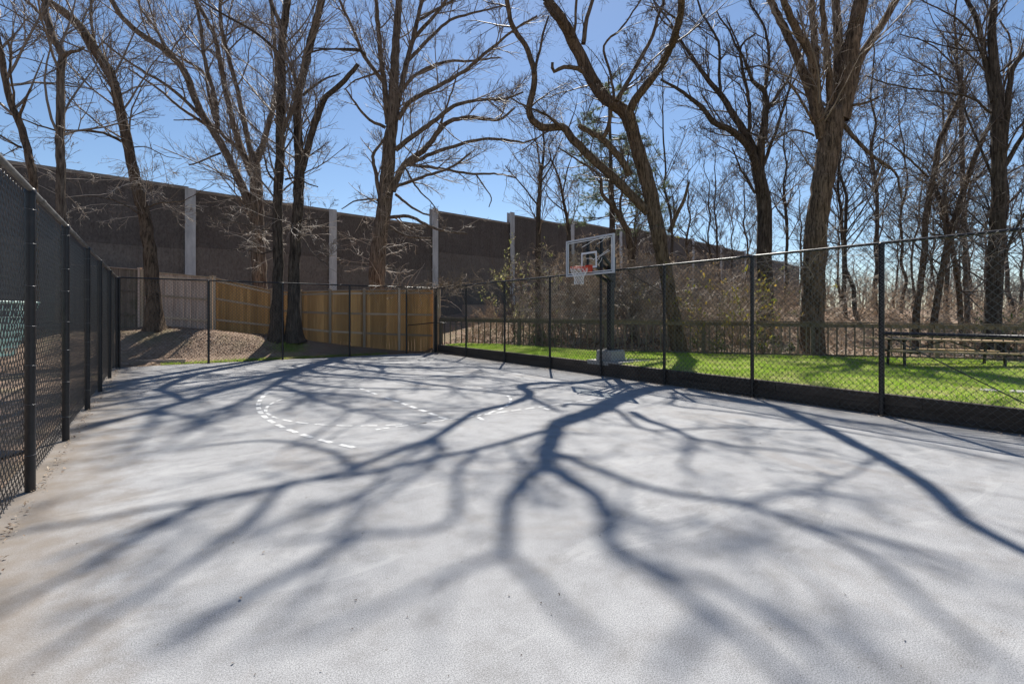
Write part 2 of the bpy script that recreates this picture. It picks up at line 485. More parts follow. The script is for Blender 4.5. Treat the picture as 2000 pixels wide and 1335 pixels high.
# grass on the lawn, denser near the court
n = 190000
yy = 20.6 - (rng.uniform(0, 1, n) ** .8) * 21.5
x0 = xr(yy) + .2; x1 = np.minimum(RA[0] + RD[0] * (RA[1] - yy) / .803 - .02, 23); x1 = np.maximum(x1, x0 + .05)
xx = x0 + (x1 - x0) * rng.uniform(0, 1, n) ** 1.15
patch = np.sin(xx * 1.3 + 2 * np.sin(yy * .9)) + np.sin(yy * 2.1 + xx * .7)
keep = rng.uniform(-2.6, 2, n) < patch + .9
xx, yy = xx[keep], yy[keep]
P = np.column_stack([xx, yy, lawn_z(xx, yy)])
tag(link('grass', mesh_mixed('grass', *blades(P, .055, .011, .7), M['grass'])), 'short mown green grass covering the lawn beyond the court', 'grass', kind='stuff')
# thin grass at the back edge of the court
n = 7000
xx = rng.uniform(.2, 8.5, n); yy = 21.28 + np.abs(rng.normal(0, .14, n)); k = rng.uniform(0, 1, n) < .35 + .6 * np.exp(-((xx - 3.2) / 2.2) ** 2)
xx, yy = xx[k], yy[k]
c_ = rng.normal((4.6, 22.3), (.35, .3), (1600, 2)); xx = np.append(xx, c_[:, 0]); yy = np.append(yy, c_[:, 1])
P = np.column_stack([xx, yy, ground_z(xx, yy) - .005])
tag(link('edge_grass', mesh_mixed('edge_grass', *blades(P, .075, .012, .8), M['grass'])), 'thin green grass along the back edge of the court', 'grass', kind='stuff')

def flakes(P, size, flat=.35):
    """small bent leaves / chips lying about P"""
    n = len(P)
    a = rng.uniform(0, 2 * np.pi, n); s = size * rng.uniform(.5, 1.4, n)[:, None]
    d = np.stack([np.cos(a), np.sin(a), rng.normal(0, flat, n)], -1); e = np.stack([-np.sin(a), np.cos(a), rng.normal(0, flat, n)], -1)
    up = np.array([[0, 0, 1.]]) * s * .22
    V = np.stack([P - d * s, P - e * s * .55 + up, P + d * s, P + e * s * .55 + up], 1).reshape(-1, 3)
    i = np.arange(n) * 4
    return V, np.stack([i, i + 1, i + 2, i + 3], -1)
# litter behind the railing
n = 45000
t = rng.uniform(-1, 26, n); s = .1 + 17 * rng.uniform(0, 1, n) ** 1.5
xy = RA + RD * t[:, None] + RN * s[:, None]
P = np.column_stack([xy, ground_z(xy[:, 0], xy[:, 1]) + .02])
tag(link('leaf_litter', mesh_np('leaf_litter', *flakes(P, .062), M['dead_leaf'])), 'dry brown leaf litter on the bank behind the timber railing', 'leaf litter', kind='stuff')
# mulch on the mound
n = 60000
xx = rng.uniform(-7, 10.4, n); yy = 21.3 + rng.uniform(0, 1, n) ** 1.2 * 6
P = np.column_stack([xx, yy, ground_z(xx, yy) + .012])
tag(link('mulch', mesh_np('mulch', *flakes(P, .019), M['chip'])), 'brown wood mulch and leaves on the mound behind the court', 'mulch', kind='stuff')
# debris along the edges of the court
pts = []
y = rng.uniform(0, 21, 700); pts.append(np.column_stack([xr(y) - .02 - np.abs(rng.normal(0, .10, 700)), y]))
y = np.concatenate([rng.normal(c_, .25, 60) for c_ in (10.4, 9.6, 8.0, 5.6, 6.4, 3.3, 12.4, 20.6)]); pts.append(np.column_stack([xr(y) - np.abs(rng.normal(0.02, .12, len(y))), y]))
y = rng.uniform(3, 21, 500); pts.append(np.column_stack([-.98 + np.abs(rng.normal(0, .06, 500)), y]))
x = rng.uniform(5.5, 10.6, 260); pts.append(np.column_stack([x, 21.1 - np.abs(rng.normal(0, .12, 260)) + .05]))
xy = np.concatenate(pts); P = np.column_stack([xy, np.full(len(xy), .018)])
tag(link('leaf_debris', mesh_np('leaf_debris', *flakes(P, .016), M['dead_leaf'])), 'crumbled dry leaves gathered along the edges of the court', 'leaf debris', kind='stuff')
# single leaves lying out on the concrete
for i, (u, v, lab) in enumerate(((470, 1170, 'dark curled leaf lying alone on the near concrete, left of centre'), (245, 1046, 'tiny dark leaf on concrete nearest the left fence'),
        (1110, 868, 'pale curled leaf on concrete beside the forked trunk shadow'), (1772, 838, 'brown oak leaf on concrete by the right fence terminal post'),
        (395, 1076, 'small dark leaf on concrete, leftmost of the middle pair'), (515, 1080, 'small dark leaf on concrete, right one of the middle pair'), (1733, 879, 'tiny leaf in the broad shadow on the right'))):
    g_ = PX(u, v, CAMH * FPX / (v - HZ))
    V, F = flakes(np.array([[0, 0, .012]]), .016 if i != 3 else .035)
    o = link('fallen_leaf', mesh_np('fallen_leaf', V, F, M['dead_leaf']), loc=(g_[0], g_[1], 0)); tag(o, lab, 'leaf', 'leaves lying on the court')

n = 70
u = rng.uniform(0, 2000, n); v = rng.uniform(760, 1330, n); d = CAMH * FPX / (v - HZ); xc = (u - 1000) / FPX * d
P = np.column_stack([SY * d + CY * xc, CY * d - SY * xc, np.full(n, .006)]); P = P[(P[:, 0] > -.8) & (P[:, 0] < 10)]
tag(link('grit', mesh_np('grit', *flakes(P, .008), M['twig_dark'])), 'tiny leaf crumbs and grit scattered over the concrete', 'grit', kind='stuff')
# painted markings: short dashes
def dashes(path, dash=.26, gap=.1, w=.075, skip=()):
    path = np.array(path); seg = np.linalg.norm(np.diff(path, axis=0), axis=1); cum = np.concatenate([[0], np.cumsum(seg)])
    out = []; s = 0; k = 0
    while s + dash <= cum[-1]:
        if not any(a <= s <= b for a, b in skip):
            q = np.array([[np.interp(s + e, cum, path[:, 0]), np.interp(s + e, cum, path[:, 1])] for e in (0, dash)])
            d = q[1] - q[0]; d /= np.linalg.norm(d); nn = np.array([-d[1], d[0]]) * w / 2
            out.append(np.array([q[0] - nn, q[1] - nn, q[1] + nn, q[0] + nn]))
        s += dash + gap; k += 1
    return out
def arc(cx, cy, r, a0, a1, n=60):
    a = np.radians(np.linspace(a0, a1, n)); return np.column_stack([cx + r * np.cos(a), cy + r * np.sin(a)])
marks = [('three_point_line', 'broad white dashed arc curving across the left of the key', dashes(arc(9.15, 9.55, 7.6, 203, 157), .30, .17, .082)),
         ('free_throw_line', 'white dashed straight line crossing the middle of the key', dashes([(4.0, 7.45), (4.0, 12.05)], .27, .14, .09, ((2.5, 3.05),))),
         ('near_key_line', 'long white dashed straight line nearest the camera', dashes([(2.75, 7.42), (7.9, 7.46)], .22, .1, .06)),
         ('far_key_line', 'faint white dashed straight line on the far side of the key', dashes([(3.0, 12.1), (8.6, 12.3)], .24, .12, .055, ((1.0, 1.6), (2.4, 3.1), (4.3, 4.7)))),
         ('outer_half_circle', 'white dashed half circle between the arc and the middle line', dashes(arc(4.0, 9.75, 2.36, 112, 262), .26, .13, .055, ((3.6, 3.9),))),
         ('inner_half_circle', 'sparse white dashes of the half circle nearer the hoop', dashes(arc(4.0, 9.75, 2.4, -78, 62), .24, .12, .055, ((2.2, 3.0), (4.0, 4.7)))),
         ('lane_mark', 'short white hash beside the dashed line nearest the camera', [np.array([(4.42, 7.05), (4.5, 7.05), (4.56, 7.32), (4.48, 7.32)]), np.array([(5.9, 7.1), (5.98, 7.1), (6.0, 7.3), (5.92, 7.3)])])]
for nm, lab, qs in marks:
    root = thing(nm, lab, 'court marking', (*qs[0].mean(0), 0))
    for q in qs:
        V = np.column_stack([q + rng.normal(0, .004, q.shape), np.full(4, .004)]) - np.array(root.location)
        link('dash', mesh_np('dash', V, [[0, 1, 2, 3]], M['paint']), root)

# ------------------------------------------------------------------ chain link fences
FH = 2.97
def wire_panel(L, H, a, r, S=3, z0=.05, curl=.011):
    """zigzag wires: local x along the bay, z up, y through it"""
    n = int(round(L / a)); K = int((H - z0) / a) + 1
    aa = L / n
    z = z0 + np.arange(K) * ((H - z0) / (K - 1))
    par = (np.arange(n)[:, None] + np.arange(K)[None]) % 2
    x = (np.arange(n)[:, None] + par) * aa + np.where(par == 1, r * .6, -r * .6)
    y = np.where(par == 1, curl, -curl)
    P = np.stack([x, y, np.broadcast_to(z, x.shape)], -1)
    return tubes(P, np.full(x.shape, r), S)
CAPM = {}
def post_mesh(r, H):
    k = (round(r, 3), round(H, 2))
    if k not in CAPM:
        b = MB(); b.tube([(0, 0, 0), (0, 0, H)], r, 12); CAPM[k] = b.me('post', M['black_post'], True)
        c = MB(); zz = [0, .035, .05, .062, .066]; rr = [r * 1.12, r * 1.12, r * .85, r * .45, .002]
        c.tube([(0, 0, H + q - .012) for q in zz], rr, 12, False); CAPM[k, 'c'] = c.me('post_cap', M['black_post'], True)
        t = MB(); an = np.linspace(0, 2 * np.pi, 13); t.tube(np.column_stack([np.cos(an) * (r + .002), np.sin(an) * (r + .002), np.zeros(13)]), .002, 4); CAPM[k, 't'] = t.me('tie_wire', M['tie'], True)
    return CAPM[k], CAPM[k, 'c'], CAPM[k, 't']
def chain_fence(name, label, A, B, ts, rad, a, r, side, S=3, rail_mat='black_post', ties=(), H=FH, rail_r=.024, bottom=.05):
    rail_r = max(rail_r, .025)
    """posts at distances ts from A towards B; mesh hangs on the far side of the posts (side: unit normal away from the court)"""
    A = np.array(A, float); B = np.array(B, float); d = (B - A) / np.linalg.norm(B - A); nn = np.array(side, float)
    root = thing(name, label, 'fence', (*A, 0)); rz = math.atan2(d[1], d[0])
    for i, t in enumerate(ts):
        p = d * t; rr = rad[i] if hasattr(rad, '__len__') else rad
        pm, pc, pt = post_mesh(rr, H)
        po = link('post', pm, root, (*p, 0)); link('post_cap', pc, po)
        if i in ties:
            for zt in (.35, .85, 1.3, 1.62, 2.05, 2.45, 2.8): link('tie_wire', pt, po, (0, 0, zt + rng.uniform(-.06, .06)), (rng.uniform(-.12, .12), rng.uniform(-.12, .12), 0))
    off = nn * (max(rad) if hasattr(rad, '__len__') else rad) + nn * .012
    b = MB(); b.tube([(*(d * ts[0]), H + .03), (*(d * ts[-1]), H + .03)], rail_r, 12)
    link('top_rail', b.me('top_rail', M[rail_mat], True), root)
    for i in range(len(ts) - 1):
        V, F = wire_panel(ts[i + 1] - ts[i], H + .03, a, r, S if not callable(S) else S(i), bottom)
        p = d * ts[i] + off
        o = link('mesh_panel', mesh_np('mesh_panel', V, F, M['vinyl'], True), root, (*p, 0), (0, 0, rz)); o['kind'] = 'stuff'
    return root, d

# left: close oblique fence with heavy posts
lf, d_ = chain_fence('chain_link_fence', 'black chain link fence with thick posts along the left side of the court', (-1.0, 1.2), (-1.0, YB), [0, 2.85, 5.63, 8.1, 10.9, 13.55, 16.6, YB - 1.2 - .06], .043, .058, .0036, (-1, 0), lambda i: 4 if i in (1, 2) else 3, 'grey_rail', (1, 2, 3, 4), rail_r=.027)
for i, y in enumerate((3.0, 5.2, 7.4, 10.1, 12.8, 15.6, 18.3)):   # rail sleeves
    b = MB(); b.tube([(-1, y, FH + .03), (-1, y + .16, FH + .03)], .031, 12); b.build('rail_sleeve', M['grey_rail'], lf, smooth=True)
# back
bf, d_ = chain_fence('chain_link_fence', 'black chain link fence across the back end of the court, before the board fence', (-1.0 + .06, YB), (XB, YB), [0.0, 2.55, 5.03, 7.64, 10.2, 11.62], .038, .058, .0052, (0, 1))
o0 = np.array(bf.location)
b = MB(); b.tube([(9.26, YB - .01, 1.28), (10.68, YB - .01, 1.40)], .021, 8); b.build('brace_rail', M['black_post'], bf, smooth=True)
# right
YR = [0, 2.85, 5.8, 8.5, 10.85, 13.1, 15.4, 17.75, 20.2, 22.6]
rf, d_ = chain_fence('chain_link_fence', 'long black chain link fence along the right side, before the lawn', (XB, YB - .02), (xr(-3.0), -3.0), YR, [.038] * 7 + [.045] + [.038] * 2, .06, .0056, (-1, 0), 3)
dr = np.array(d_)
def rfp(t, z, off=0): return (XB + dr[0] * t + off, YB - .02 + dr[1] * t, z)
b = MB(); b.tube([rfp(17.75, 1.43), rfp(20.2, 1.43)], .031, 8); b.build('brace_rail', M['black_post'], rf, smooth=True)
b = MB(); b.tube([rfp(17.8, 1.40, .03), rfp(20.15, .12, .03)], .009, 6); b.build('truss_rod', M['black_post'], rf, smooth=True)
b = MB(); b.tube([rfp(0, 1.40), rfp(2.85, 1.36)], .02, 8); b.build('brace_rail', M['black_post'], rf, smooth=True)

# ------------------------------------------------------------------ retaining wall of timbers behind the right fence
rw = thing('retaining_wall', 'low dark timber retaining wall holding the lawn behind the right fence', 'wall', (XB + .14, YB, 0))
L_ = 24.0; nrm = np.array([-dr[1], dr[0]])
for c_, (z0, z1, ph) in enumerate(((0.0, .183, 0), (.187, .37, 1.2))):
    t = -ph
    while t < L_:
        t0, t1 = max(t, 0) + .004, min(t + 2.44, L_) - .004
        if t1 > t0 + .1:
            a = np.array([*(np.array([XB, YB]) + dr * t0 + np.array([.15, 0])), (z0 + z1) / 2]); e = np.array([*(np.array([XB, YB]) + dr * t1 + np.array([.15, 0])), (z0 + z1) / 2])
            j = rng.normal(0, .006); a[0] += j; e[0] += j + rng.normal(0, .004)
            mb = MB(); mb.bar(a, e, .14, z1 - z0); mb.build('timber', M['tie_timber'], rw)
        t += 2.44

# ------------------------------------------------------------------ timber railing at the back of the lawn
rl = thing('timber_railing', 'weathered timber railing with square balusters behind the lawn', 'railing', (*RA, .1))
RL = 3.87 * 6.2
def rp(t, z, off=0):
    q = RA + RD * t + RN * off; return np.array([q[0], q[1], z])
def rbase(t):
    q = RA + RD * t; return float(lawn_z(q[0], q[1]))
ztop = lambda t: 1.60 - .028 * t / 3.87 * 1.3
for k in range(7):
    t = 3.87 * k + .05
    mb = MB(); mb.bar(rp(t, -.1), rp(t, ztop(t) - .002), .135, .135, RD.tolist() + [0]); mb.build('post', M['railing'], rl)
    if k < 6:
        a, e = t + .07, t + 3.87 - .07
        mb = MB(); mb.bar(rp(a - .07, ztop(a) + .02, -.01), rp(e + .065, ztop(e) + .02, -.01), .19, .04); mb.build('top_cap', M['railing'], rl)
        mb = MB(); mb.bar(rp(a, ztop(a) - .09), rp(e, ztop(e) - .09), .04, .14); mb.build('top_rail', M['railing'], rl)
        mb = MB(); mb.bar(rp(a, .27 - .01 * k), rp(e, .26 - .01 * k), .04, .09); mb.build('bottom_rail', M['railing'], rl)
        nb = 13
        for i in range(nb):
            tt = a + (i + .5) * (e - a) / nb
            mb = MB(); mb.bar(rp(tt, .16, -.04), rp(tt + rng.normal(0, .006), ztop(tt) - .1, -.04), .038, .04, RD.tolist() + [0]); mb.build('baluster', M['railing'], rl)

# ------------------------------------------------------------------ board fences behind the back fence
def board_fence(name, label, pts, matn, postm, rails, boardw=.142, front=-1, skip_last=False):
    """pts: list of (xy, z bottom, z top); boards stand behind the rails, posts towards the court"""
    root = thing(name, label, 'fence', (*pts[0][0], pts[0][1]))
    for i in range(len(pts)):
        (x, y), zb, zt = pts[i]
        j = i if i < len(pts) - 1 else i - 1
        d = np.array(pts[j + 1][0]) - np.array(pts[j][0]); d = d / np.linalg.norm(d); nn = np.array([d[1], -d[0]])
        q = np.array([x, y]) + nn * .07
        if not (skip_last and i == len(pts) - 1):
            mb = MB(); mb.bar((*q, zb - .3), (*q, zt + .06), .105, .105, (*d, 0)); mb.build('post', M[postm], root)
            mb = MB(); mb.box((*q, zt + .075), (.135, .135, .028), [(*d, 0), (-d[1], d[0], 0), (0, 0, 1)]); mb.build('post_cap', M[postm], root)
    for i in range(len(pts) - 1):
        a = np.array([*pts[i][0], 0.]); e = np.array([*pts[i + 1][0], 0.]); D = e - a; L = np.linalg.norm(D); d = D / L; nn = np.array([d[1], -d[0], 0])
        zb = lambda t: pts[i][1] + (pts[i + 1][1] - pts[i][1]) * t; zt = lambda t: pts[i][2] + (pts[i + 1][2] - pts[i][2]) * t
        nb = max(2, int(round(L / boardw))); w = L / nb
        for k in range(nb):
            t = (k + .5) / nb; p = a + D * t
            o_ = nn * rng.normal(0, .004)
            mb = MB(); mb.bar((p + o_)[:2].tolist() + [zb(t) - .05 + rng.normal(0, .02)], (p + o_)[:2].tolist() + [zt(t) - .01], w - .006, .018, nn); mb.build('board', M[matn], root)
        for fr in rails:
            q0 = a + nn * .035 + d * .055; q1 = e + nn * .035 - d * .055
            z0 = zb(0) + (zt(0) - zb(0)) * fr; z1 = zb(1) + (zt(1) - zb(1)) * fr
            mb = MB(); mb.bar((q0[0], q0[1], z0), (q1[0], q1[1], z1), .04, .085); mb.build('rail', M[postm if matn != 'mossy' else matn], root)
        q0 = a + nn * .012; q1 = e + nn * .012
        mb = MB(); mb.bar((q0[0], q0[1], zt(0) + .012), (q1[0], q1[1], zt(1) + .012), .15, .035); mb.build('top_cap', M[postm], root)
def bp(u, d, vb, vt):
    q = PX(u, vb, d); t = PX(u, vt, d); return ((q[0], q[1]), q[2], t[2])
board_fence('board_fence', 'dark mossy board fence section at the far left, behind the back fence', [bp(120, 22.4, 632, 516), bp(200, 21.9, 636, 521), bp(276, 21.5, 641, 527)], 'mossy', 'weathered', (.22, .62))
board_fence('board_fence', 'weathered greyish board fence panel behind the leaning trunk', [bp(280, 21.5, 641, 530), bp(414, 22.0, 650, 542)], 'weathered', 'cedar_post', (.22, .60, .93))
board_fence('board_fence', 'orange new board fence panel sloping down left of the twin trunks', [bp(419, 22.0, 651, 543), bp(530, 23.0, 658, 567)], 'cedar', 'cedar_post', (.25, .63, .95))
board_fence('board_fence', 'orange new board fence of several panels ending at the corner post', [bp(536, 22.9, 660, 569), bp(587, 22.2, 668, 570), bp(645, 22.5, 676, 568), bp(711, 22.9, 681, 567), bp(779, 23.5, 685, 566), bp(846, 24.1, 688, 566)], 'cedar', 'cedar_post', (.27, .60, .95), skip_last=True)
# stout end post
q = bp(853, 24.0, 690, 563)
o = thing('corner_post', 'stout round weathered timber post at the far corner of the court', 'post', (*q[0], 0))
mb = MB(); mb.tube([(0, 0, -.1), (0, 0, 1.2), (.01, 0, 2.98), (.01, 0, 3.02)], [.19, .18, .175, .15], 16, False); link('shaft', mb.me('shaft', M['cedar_post'], True), o)
mb = MB(); mb.tube([(.01, 0, 3.015), (.01, 0, 3.03)], [.16, .01], 16, False); link('cut_top', mb.me('cut_top', M['cedar_post']), o)

# landscape timber on the mound near the left corner
q0 = PX(232, 713, 17.0); q1 = PX(345, 705, 17.6)
mb = MB(); mb.bar((q0[0] + .3, q0[1] + .45, .10), (q1[0] + .3, q1[1] + .35, .10), .15, .14)
tag(mb.build('landscape_timber', M['weathered']), 'weathered timber edging lying at the foot of the mound, left corner', 'timber')

# ------------------------------------------------------------------ noise barrier
nbz = thing('noise_barrier', 'tall dark rough concrete noise barrier with galvanised steel posts behind the trees', 'wall', (1.47, 30.05, 1.0))
wd = np.array([.993, .119]); wd /= np.linalg.norm(wd); wnrm = np.array([wd[1], -wd[0]])       # towards the court
d0 = 25.3; w0 = CW((370 - 1000) / FPX * d0, d0, 0)[:2]; SP = d0 * .289
def wp(k): return w0 + wd * SP * k
tops = {-4: 8.0, -3: 8.05, -2: 8.05, -1: 8.05, 0: 7.95, 1: 7.85, 2: 8.95, 3: 9.65, 4: 10.1, 5: 10.5, 6: 10.6, 7: 10.5, 8: 10.4, 9: 10.2, 10: 10.0, 11: 9.8}
for k in range(-4, 12):
    a, e = wp(k) + wd * .06, wp(k + 1) - wd * .06
    zt = tops[k]; zb = .4; zm = zt - 2.75 - .25 * (k % 2)
    mb = MB(); mb.bar((*a, (zb + zm) / 2), (*e, (zb + zm) / 2), .24, zm - zb - .012); mb.build('lower_panel', M['barrier_low'], nbz)
    mb = MB(); mb.bar((*a, (zm + zt) / 2), (*e, (zm + zt) / 2), .25, zt - zm); mb.build('upper_panel', M['barrier_up'], nbz)
    mb = MB(); mb.bar((*a, zt + .075), (*e, zt + .075), .30, .15); mb.build('coping', M['coping'], nbz)
ptop = {0: 8.12, 1: 8.1, 2: 9.2, 3: 9.95, 4: 10.4}
for k in range(-3, 12):
    zt = ptop.get(k, max(tops[k], tops[max(k - 1, -4)]) + .3)
    p = wp(k); mb = MB(); ax = [(*wd, 0), (*wnrm, 0), (0, 0, 1)]
    mb.box((*(p + wnrm * .24), zt / 2), (.46, .03, zt), ax); mb.box((*(p - wnrm * .16), zt / 2), (.46, .03, zt), ax); mb.box((*(p + wnrm * .04), zt / 2), (.03, .372, zt), ax)
    po = mb.build('steel_post', M['galv'], nbz)
    for z in np.arange(1.6, zt - .5, 1.1):
        mb = MB(); mb.box((*(p + wnrm * .175 - wd * .12), z), (.2, .08, .14), ax); mb.build('bracket', M['galv'], po, origin=np.array(nbz.location))

# low concrete kerb on the bank below the barrier
a = wp(2.05) + wnrm * 3.0; e = wp(4.1) + wnrm * 3.6
zc = float(ground_z(*((a + e) / 2)))
mb = MB(); mb.bar((*a, 2.05), (*e, 2.3), .3, .75)
tag(mb.build('concrete_kerb', M['coping']), 'low concrete kerb wall along the top of the bank before the noise barrier', 'wall')

# ------------------------------------------------------------------ basketball hoop
PXY = np.array([10.95, 10.3]); BX, BYc = 9.83, 10.05
pad = MB(); pad.box((PXY[0] + .28, PXY[1] - .05, .36), (1.35, 1.25, .12)); pd = pad.build('concrete_pad', M['concrete'])
tag(pd, 'flat concrete pad in the grass under the basketball hoop', 'pad')
blk = thing('basketball_hoop', 'basketball hoop with clear glass backboard, black pole and white net', 'basketball hoop', (PXY[0], PXY[1], .38))
mb = MB()
for z0, z1, w0_, w1_ in ((.38, .70, .60, .58), (.70, .73, .58, .53)):
    p = np.array([[sx_ * w / 2, sy_ * w / 2, z] for z, w in ((z0, w0_), (z1, w1_)) for sx_ in (-1, 1) for sy_ in (-1, 1)]) + np.array([*PXY, 0])
    mb.add(p, np.array([[0, 1, 3, 2], [4, 6, 7, 5], [0, 4, 5, 1], [2, 3, 7, 6], [0, 2, 6, 4], [1, 5, 7, 3]])[:, ::-1])
mb.build('concrete_footing', M['concrete'], blk)
mb = MB(); mb.box((*PXY, 1.95), (.155, .155, 2.45)); mb.build('pole', M['black_metal'], blk)
mb = MB(); mb.box((*PXY, 3.19), (.17, .17, .03)); mb.build('pole_cap', M['black_metal'], blk)
mb = MB(); mb.box((*PXY, .745), (.36, .36, .025)); mb.build('base_plate', M['black_metal'], blk)
for dz in (0, .5):
    for sy_ in (-.12, .12):
        mb = MB(); mb.bar((PXY[0] - .02, PXY[1] + sy_, 2.75 + dz * .7), (BX + .07, BYc + sy_ * 1.6, 3.1 + dz), .05, .08); mb.build('extension_arm', M['black_metal'], blk)
mb = MB(); mb.bar((PXY[0] + .09, PXY[1], 2.55), (PXY[0] + .13, PXY[1], 3.45), .12, .09, (1, 0, 0)); mb.build('lift_actuator', M['black_metal'], blk)
BW, BZ0, BZ1 = 1.86, 2.86, 3.90
gl = MB(); gl.box((BX, BYc, (BZ0 + BZ1) / 2), (.012, BW - .05, BZ1 - BZ0 - .05)); board = gl.build('backboard', M['glass'], blk)
for nm, c_, sz in (('frame_bar', (BX, BYc - BW / 2 + .022, (BZ0 + BZ1) / 2), (.06, .045, BZ1 - BZ0)), ('frame_bar', (BX, BYc + BW / 2 - .022, (BZ0 + BZ1) / 2), (.06, .045, BZ1 - BZ0)),
                   ('frame_bar', (BX, BYc, BZ0 + .022), (.059, BW - .091, .045)), ('frame_bar', (BX, BYc, BZ1 - .022), (.059, BW - .091, .045))):
    mb = MB(); mb.box(c_, sz); mb.build(nm, M['frame_metal'], board, origin=np.array(blk.location))
def bl(y0, y1, z0, z1):
    mb = MB(); mb.box((BX - .0085, (y0 + y1) / 2, (z0 + z1) / 2), (.003, abs(y1 - y0), z1 - z0)); mb.build('board_line', M['white_line'], board, origin=np.array(blk.location))
ti = .90; bl(BYc - BW / 2 + .08, BYc + BW / 2 - .08, BZ0 + .07, BZ0 + .09); bl(BYc - BW / 2 + .08, BYc + BW / 2 - .08, BZ1 - .09, BZ1 - .07)
bl(BYc - BW / 2 + .08, BYc - BW / 2 + .10, BZ0 + .091, BZ1 - .091); bl(BYc + BW / 2 - .10, BYc + BW / 2 - .08, BZ0 + .091, BZ1 - .091)
for y0, y1, z0, z1 in ((-.305, -.255, 3.05, 3.5), (.255, .305, 3.05, 3.5), (-.254, .254, 3.45, 3.5), (-.254, .254, 3.05, 3.1)): bl(BYc + y0, BYc + y1, z0, z1)
for y in (-.42, .1):
    mb = MB(); mb.box((BX + .05, BYc + y, (BZ0 + BZ1) / 2), (.05, .07, BZ1 - BZ0 - .1)); mb.build('back_strut', M['black_metal'], blk)
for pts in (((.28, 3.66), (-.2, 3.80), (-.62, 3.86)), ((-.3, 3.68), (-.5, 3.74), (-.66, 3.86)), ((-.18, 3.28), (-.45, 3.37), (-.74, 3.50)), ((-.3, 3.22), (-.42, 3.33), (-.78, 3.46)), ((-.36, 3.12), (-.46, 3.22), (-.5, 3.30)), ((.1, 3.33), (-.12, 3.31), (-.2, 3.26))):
    mb = MB(); mb.tube([(BX - .009, BYc + y, z) for y, z in pts], .007, 4); mb.build('white_streak', M['white_line'], board, origin=np.array(blk.location))  # thin white diagonal streaks laid on the face of the glass
RX, RZ, RR = BX - .15 - .235, 3.05, .235
an = np.linspace(0, 2 * np.pi, 33)
mb = MB(); mb.tube(np.column_stack([RX + RR * np.cos(an), BYc + RR * np.sin(an), np.full(33, RZ)]), .011, 8, False); rim = mb.build('rim', M['rim'], blk, smooth=True)
mb = MB(); mb.tube(np.column_stack([RX + RR * np.cos(an), BYc + RR * np.sin(an), np.full(33, RZ - .03)]), .006, 6, False); mb.build('net_ring', M['rim'], rim, origin=np.array(blk.location), smooth=True)
mb = MB(); mb.box((BX - .085, BYc, RZ - .035), (.15, .24, .13)); mb.build('rim_bracket', M['rim'], rim, origin=np.array(blk.location))
mb = MB(); mb.box((BX - .0145, BYc, RZ), (.012, .29, .17)); mb.build('rim_plate', M['rim'], rim, origin=np.array(blk.location))
mb = MB(); nN = 12
for k in range(nN):
    for sg in (1, -1):
        zz = np.linspace(0, 1, 9); ang = 2 * np.pi * (k / nN) + sg * zz * 2.1 + rng.normal(0, .03); rr = RR - (.115) * sstep(zz * 1.25) + .01 * np.sin(zz * 9)
        mb.tube(np.column_stack([RX + rr * np.cos(ang), BYc + rr * np.sin(ang), RZ - .01 - .45 * zz]), .0055, 4, False)
mb.build('net', M['net'], blk, smooth=True)

# ------------------------------------------------------------------ picnic table
pl = CW(11.25, 15.5, 0); lz = .24
pt = thing('picnic_table', 'long timber picnic table with two benches on the lawn before the railing', 'picnic table', (pl[0], pl[1], lz), -YAW)
pt.rotation_euler = (0, R(1.5), -YAW)
def tp(name, a, b, w, t, m_): mb = MB(); mb.bar(a, b, w, t); link(name, mb.me(name, M[m_]), pt)
for k in range(5): tp('table_plank', (0, -.34 + k * .17, .80), (4.4, -.34 + k * .17, .80), .16, .045, 'table_wood')
for s_ in (-1, 1):
    for k in range(2): tp('bench_plank', (.0, s_ * (.62 + k * .15), .455), (4.4, s_ * (.62 + k * .15), .455), .14, .045, 'table_wood')
for x in (.65, 3.7):
    for s_ in (-1, 1):
        tp('leg', (x, s_ * .30, .77), (x, s_ * .34, -.02), .055, .055, 'black_metal'); tp('bench_post', (x, s_ * .70, .43), (x, s_ * .70, -.02), .05, .05, 'black_metal')
    tp('cross_beam', (x + .055, -.8, .40), (x + .055, .8, .40), .05, .06, 'black_metal'); tp('top_beam', (x, -.38, .752), (x, .38, .752), .06, .05, 'black_metal')
for s_ in (-1, 1): tp('brace', (2.2 + s_ * .05, 0, .77), (2.2 + s_ * 1.3, 0, .41), .05, .04, 'black_metal')

# stepping stones in the lawn
for (u, v, lab) in ((1930, 773, 'larger pale flat stone set in the lawn near the right fence'), (1990, 776, 'smaller pale flat stone in the lawn at the right edge')):
    D = (CAMH - .3) * FPX / (v - HZ); q = PX(u, v, D); n_ = 9; an = np.arange(n_) * 2 * np.pi / n_; rr = rng.uniform(.12, .18, n_)
    top = np.column_stack([rr * np.cos(an) * 1.2, rr * np.sin(an), np.full(n_, .04)]); bot = top * [1.05, 1.05, 0] - [0, 0, .08]
    V = np.concatenate([top, bot, [[0, 0, .045]]]); F = [[i, n_ + i, n_ + (i + 1) % n_, (i + 1) % n_] for i in range(n_)] + [[i, (i + 1) % n_, 2 * n_, 2 * n_] for i in range(n_)]
    me = bpy.data.meshes.new('flat_stone'); me.from_pydata(V.tolist(), [], [f if len(set(f)) == 4 else f[:3] for f in F]); me.materials.append(M['concrete'])
    tag(link('flat_stone', me, loc=(q[0], q[1], float(lawn_z(q[0], q[1])) - .015)), lab, 'stone', 'stones in the lawn')

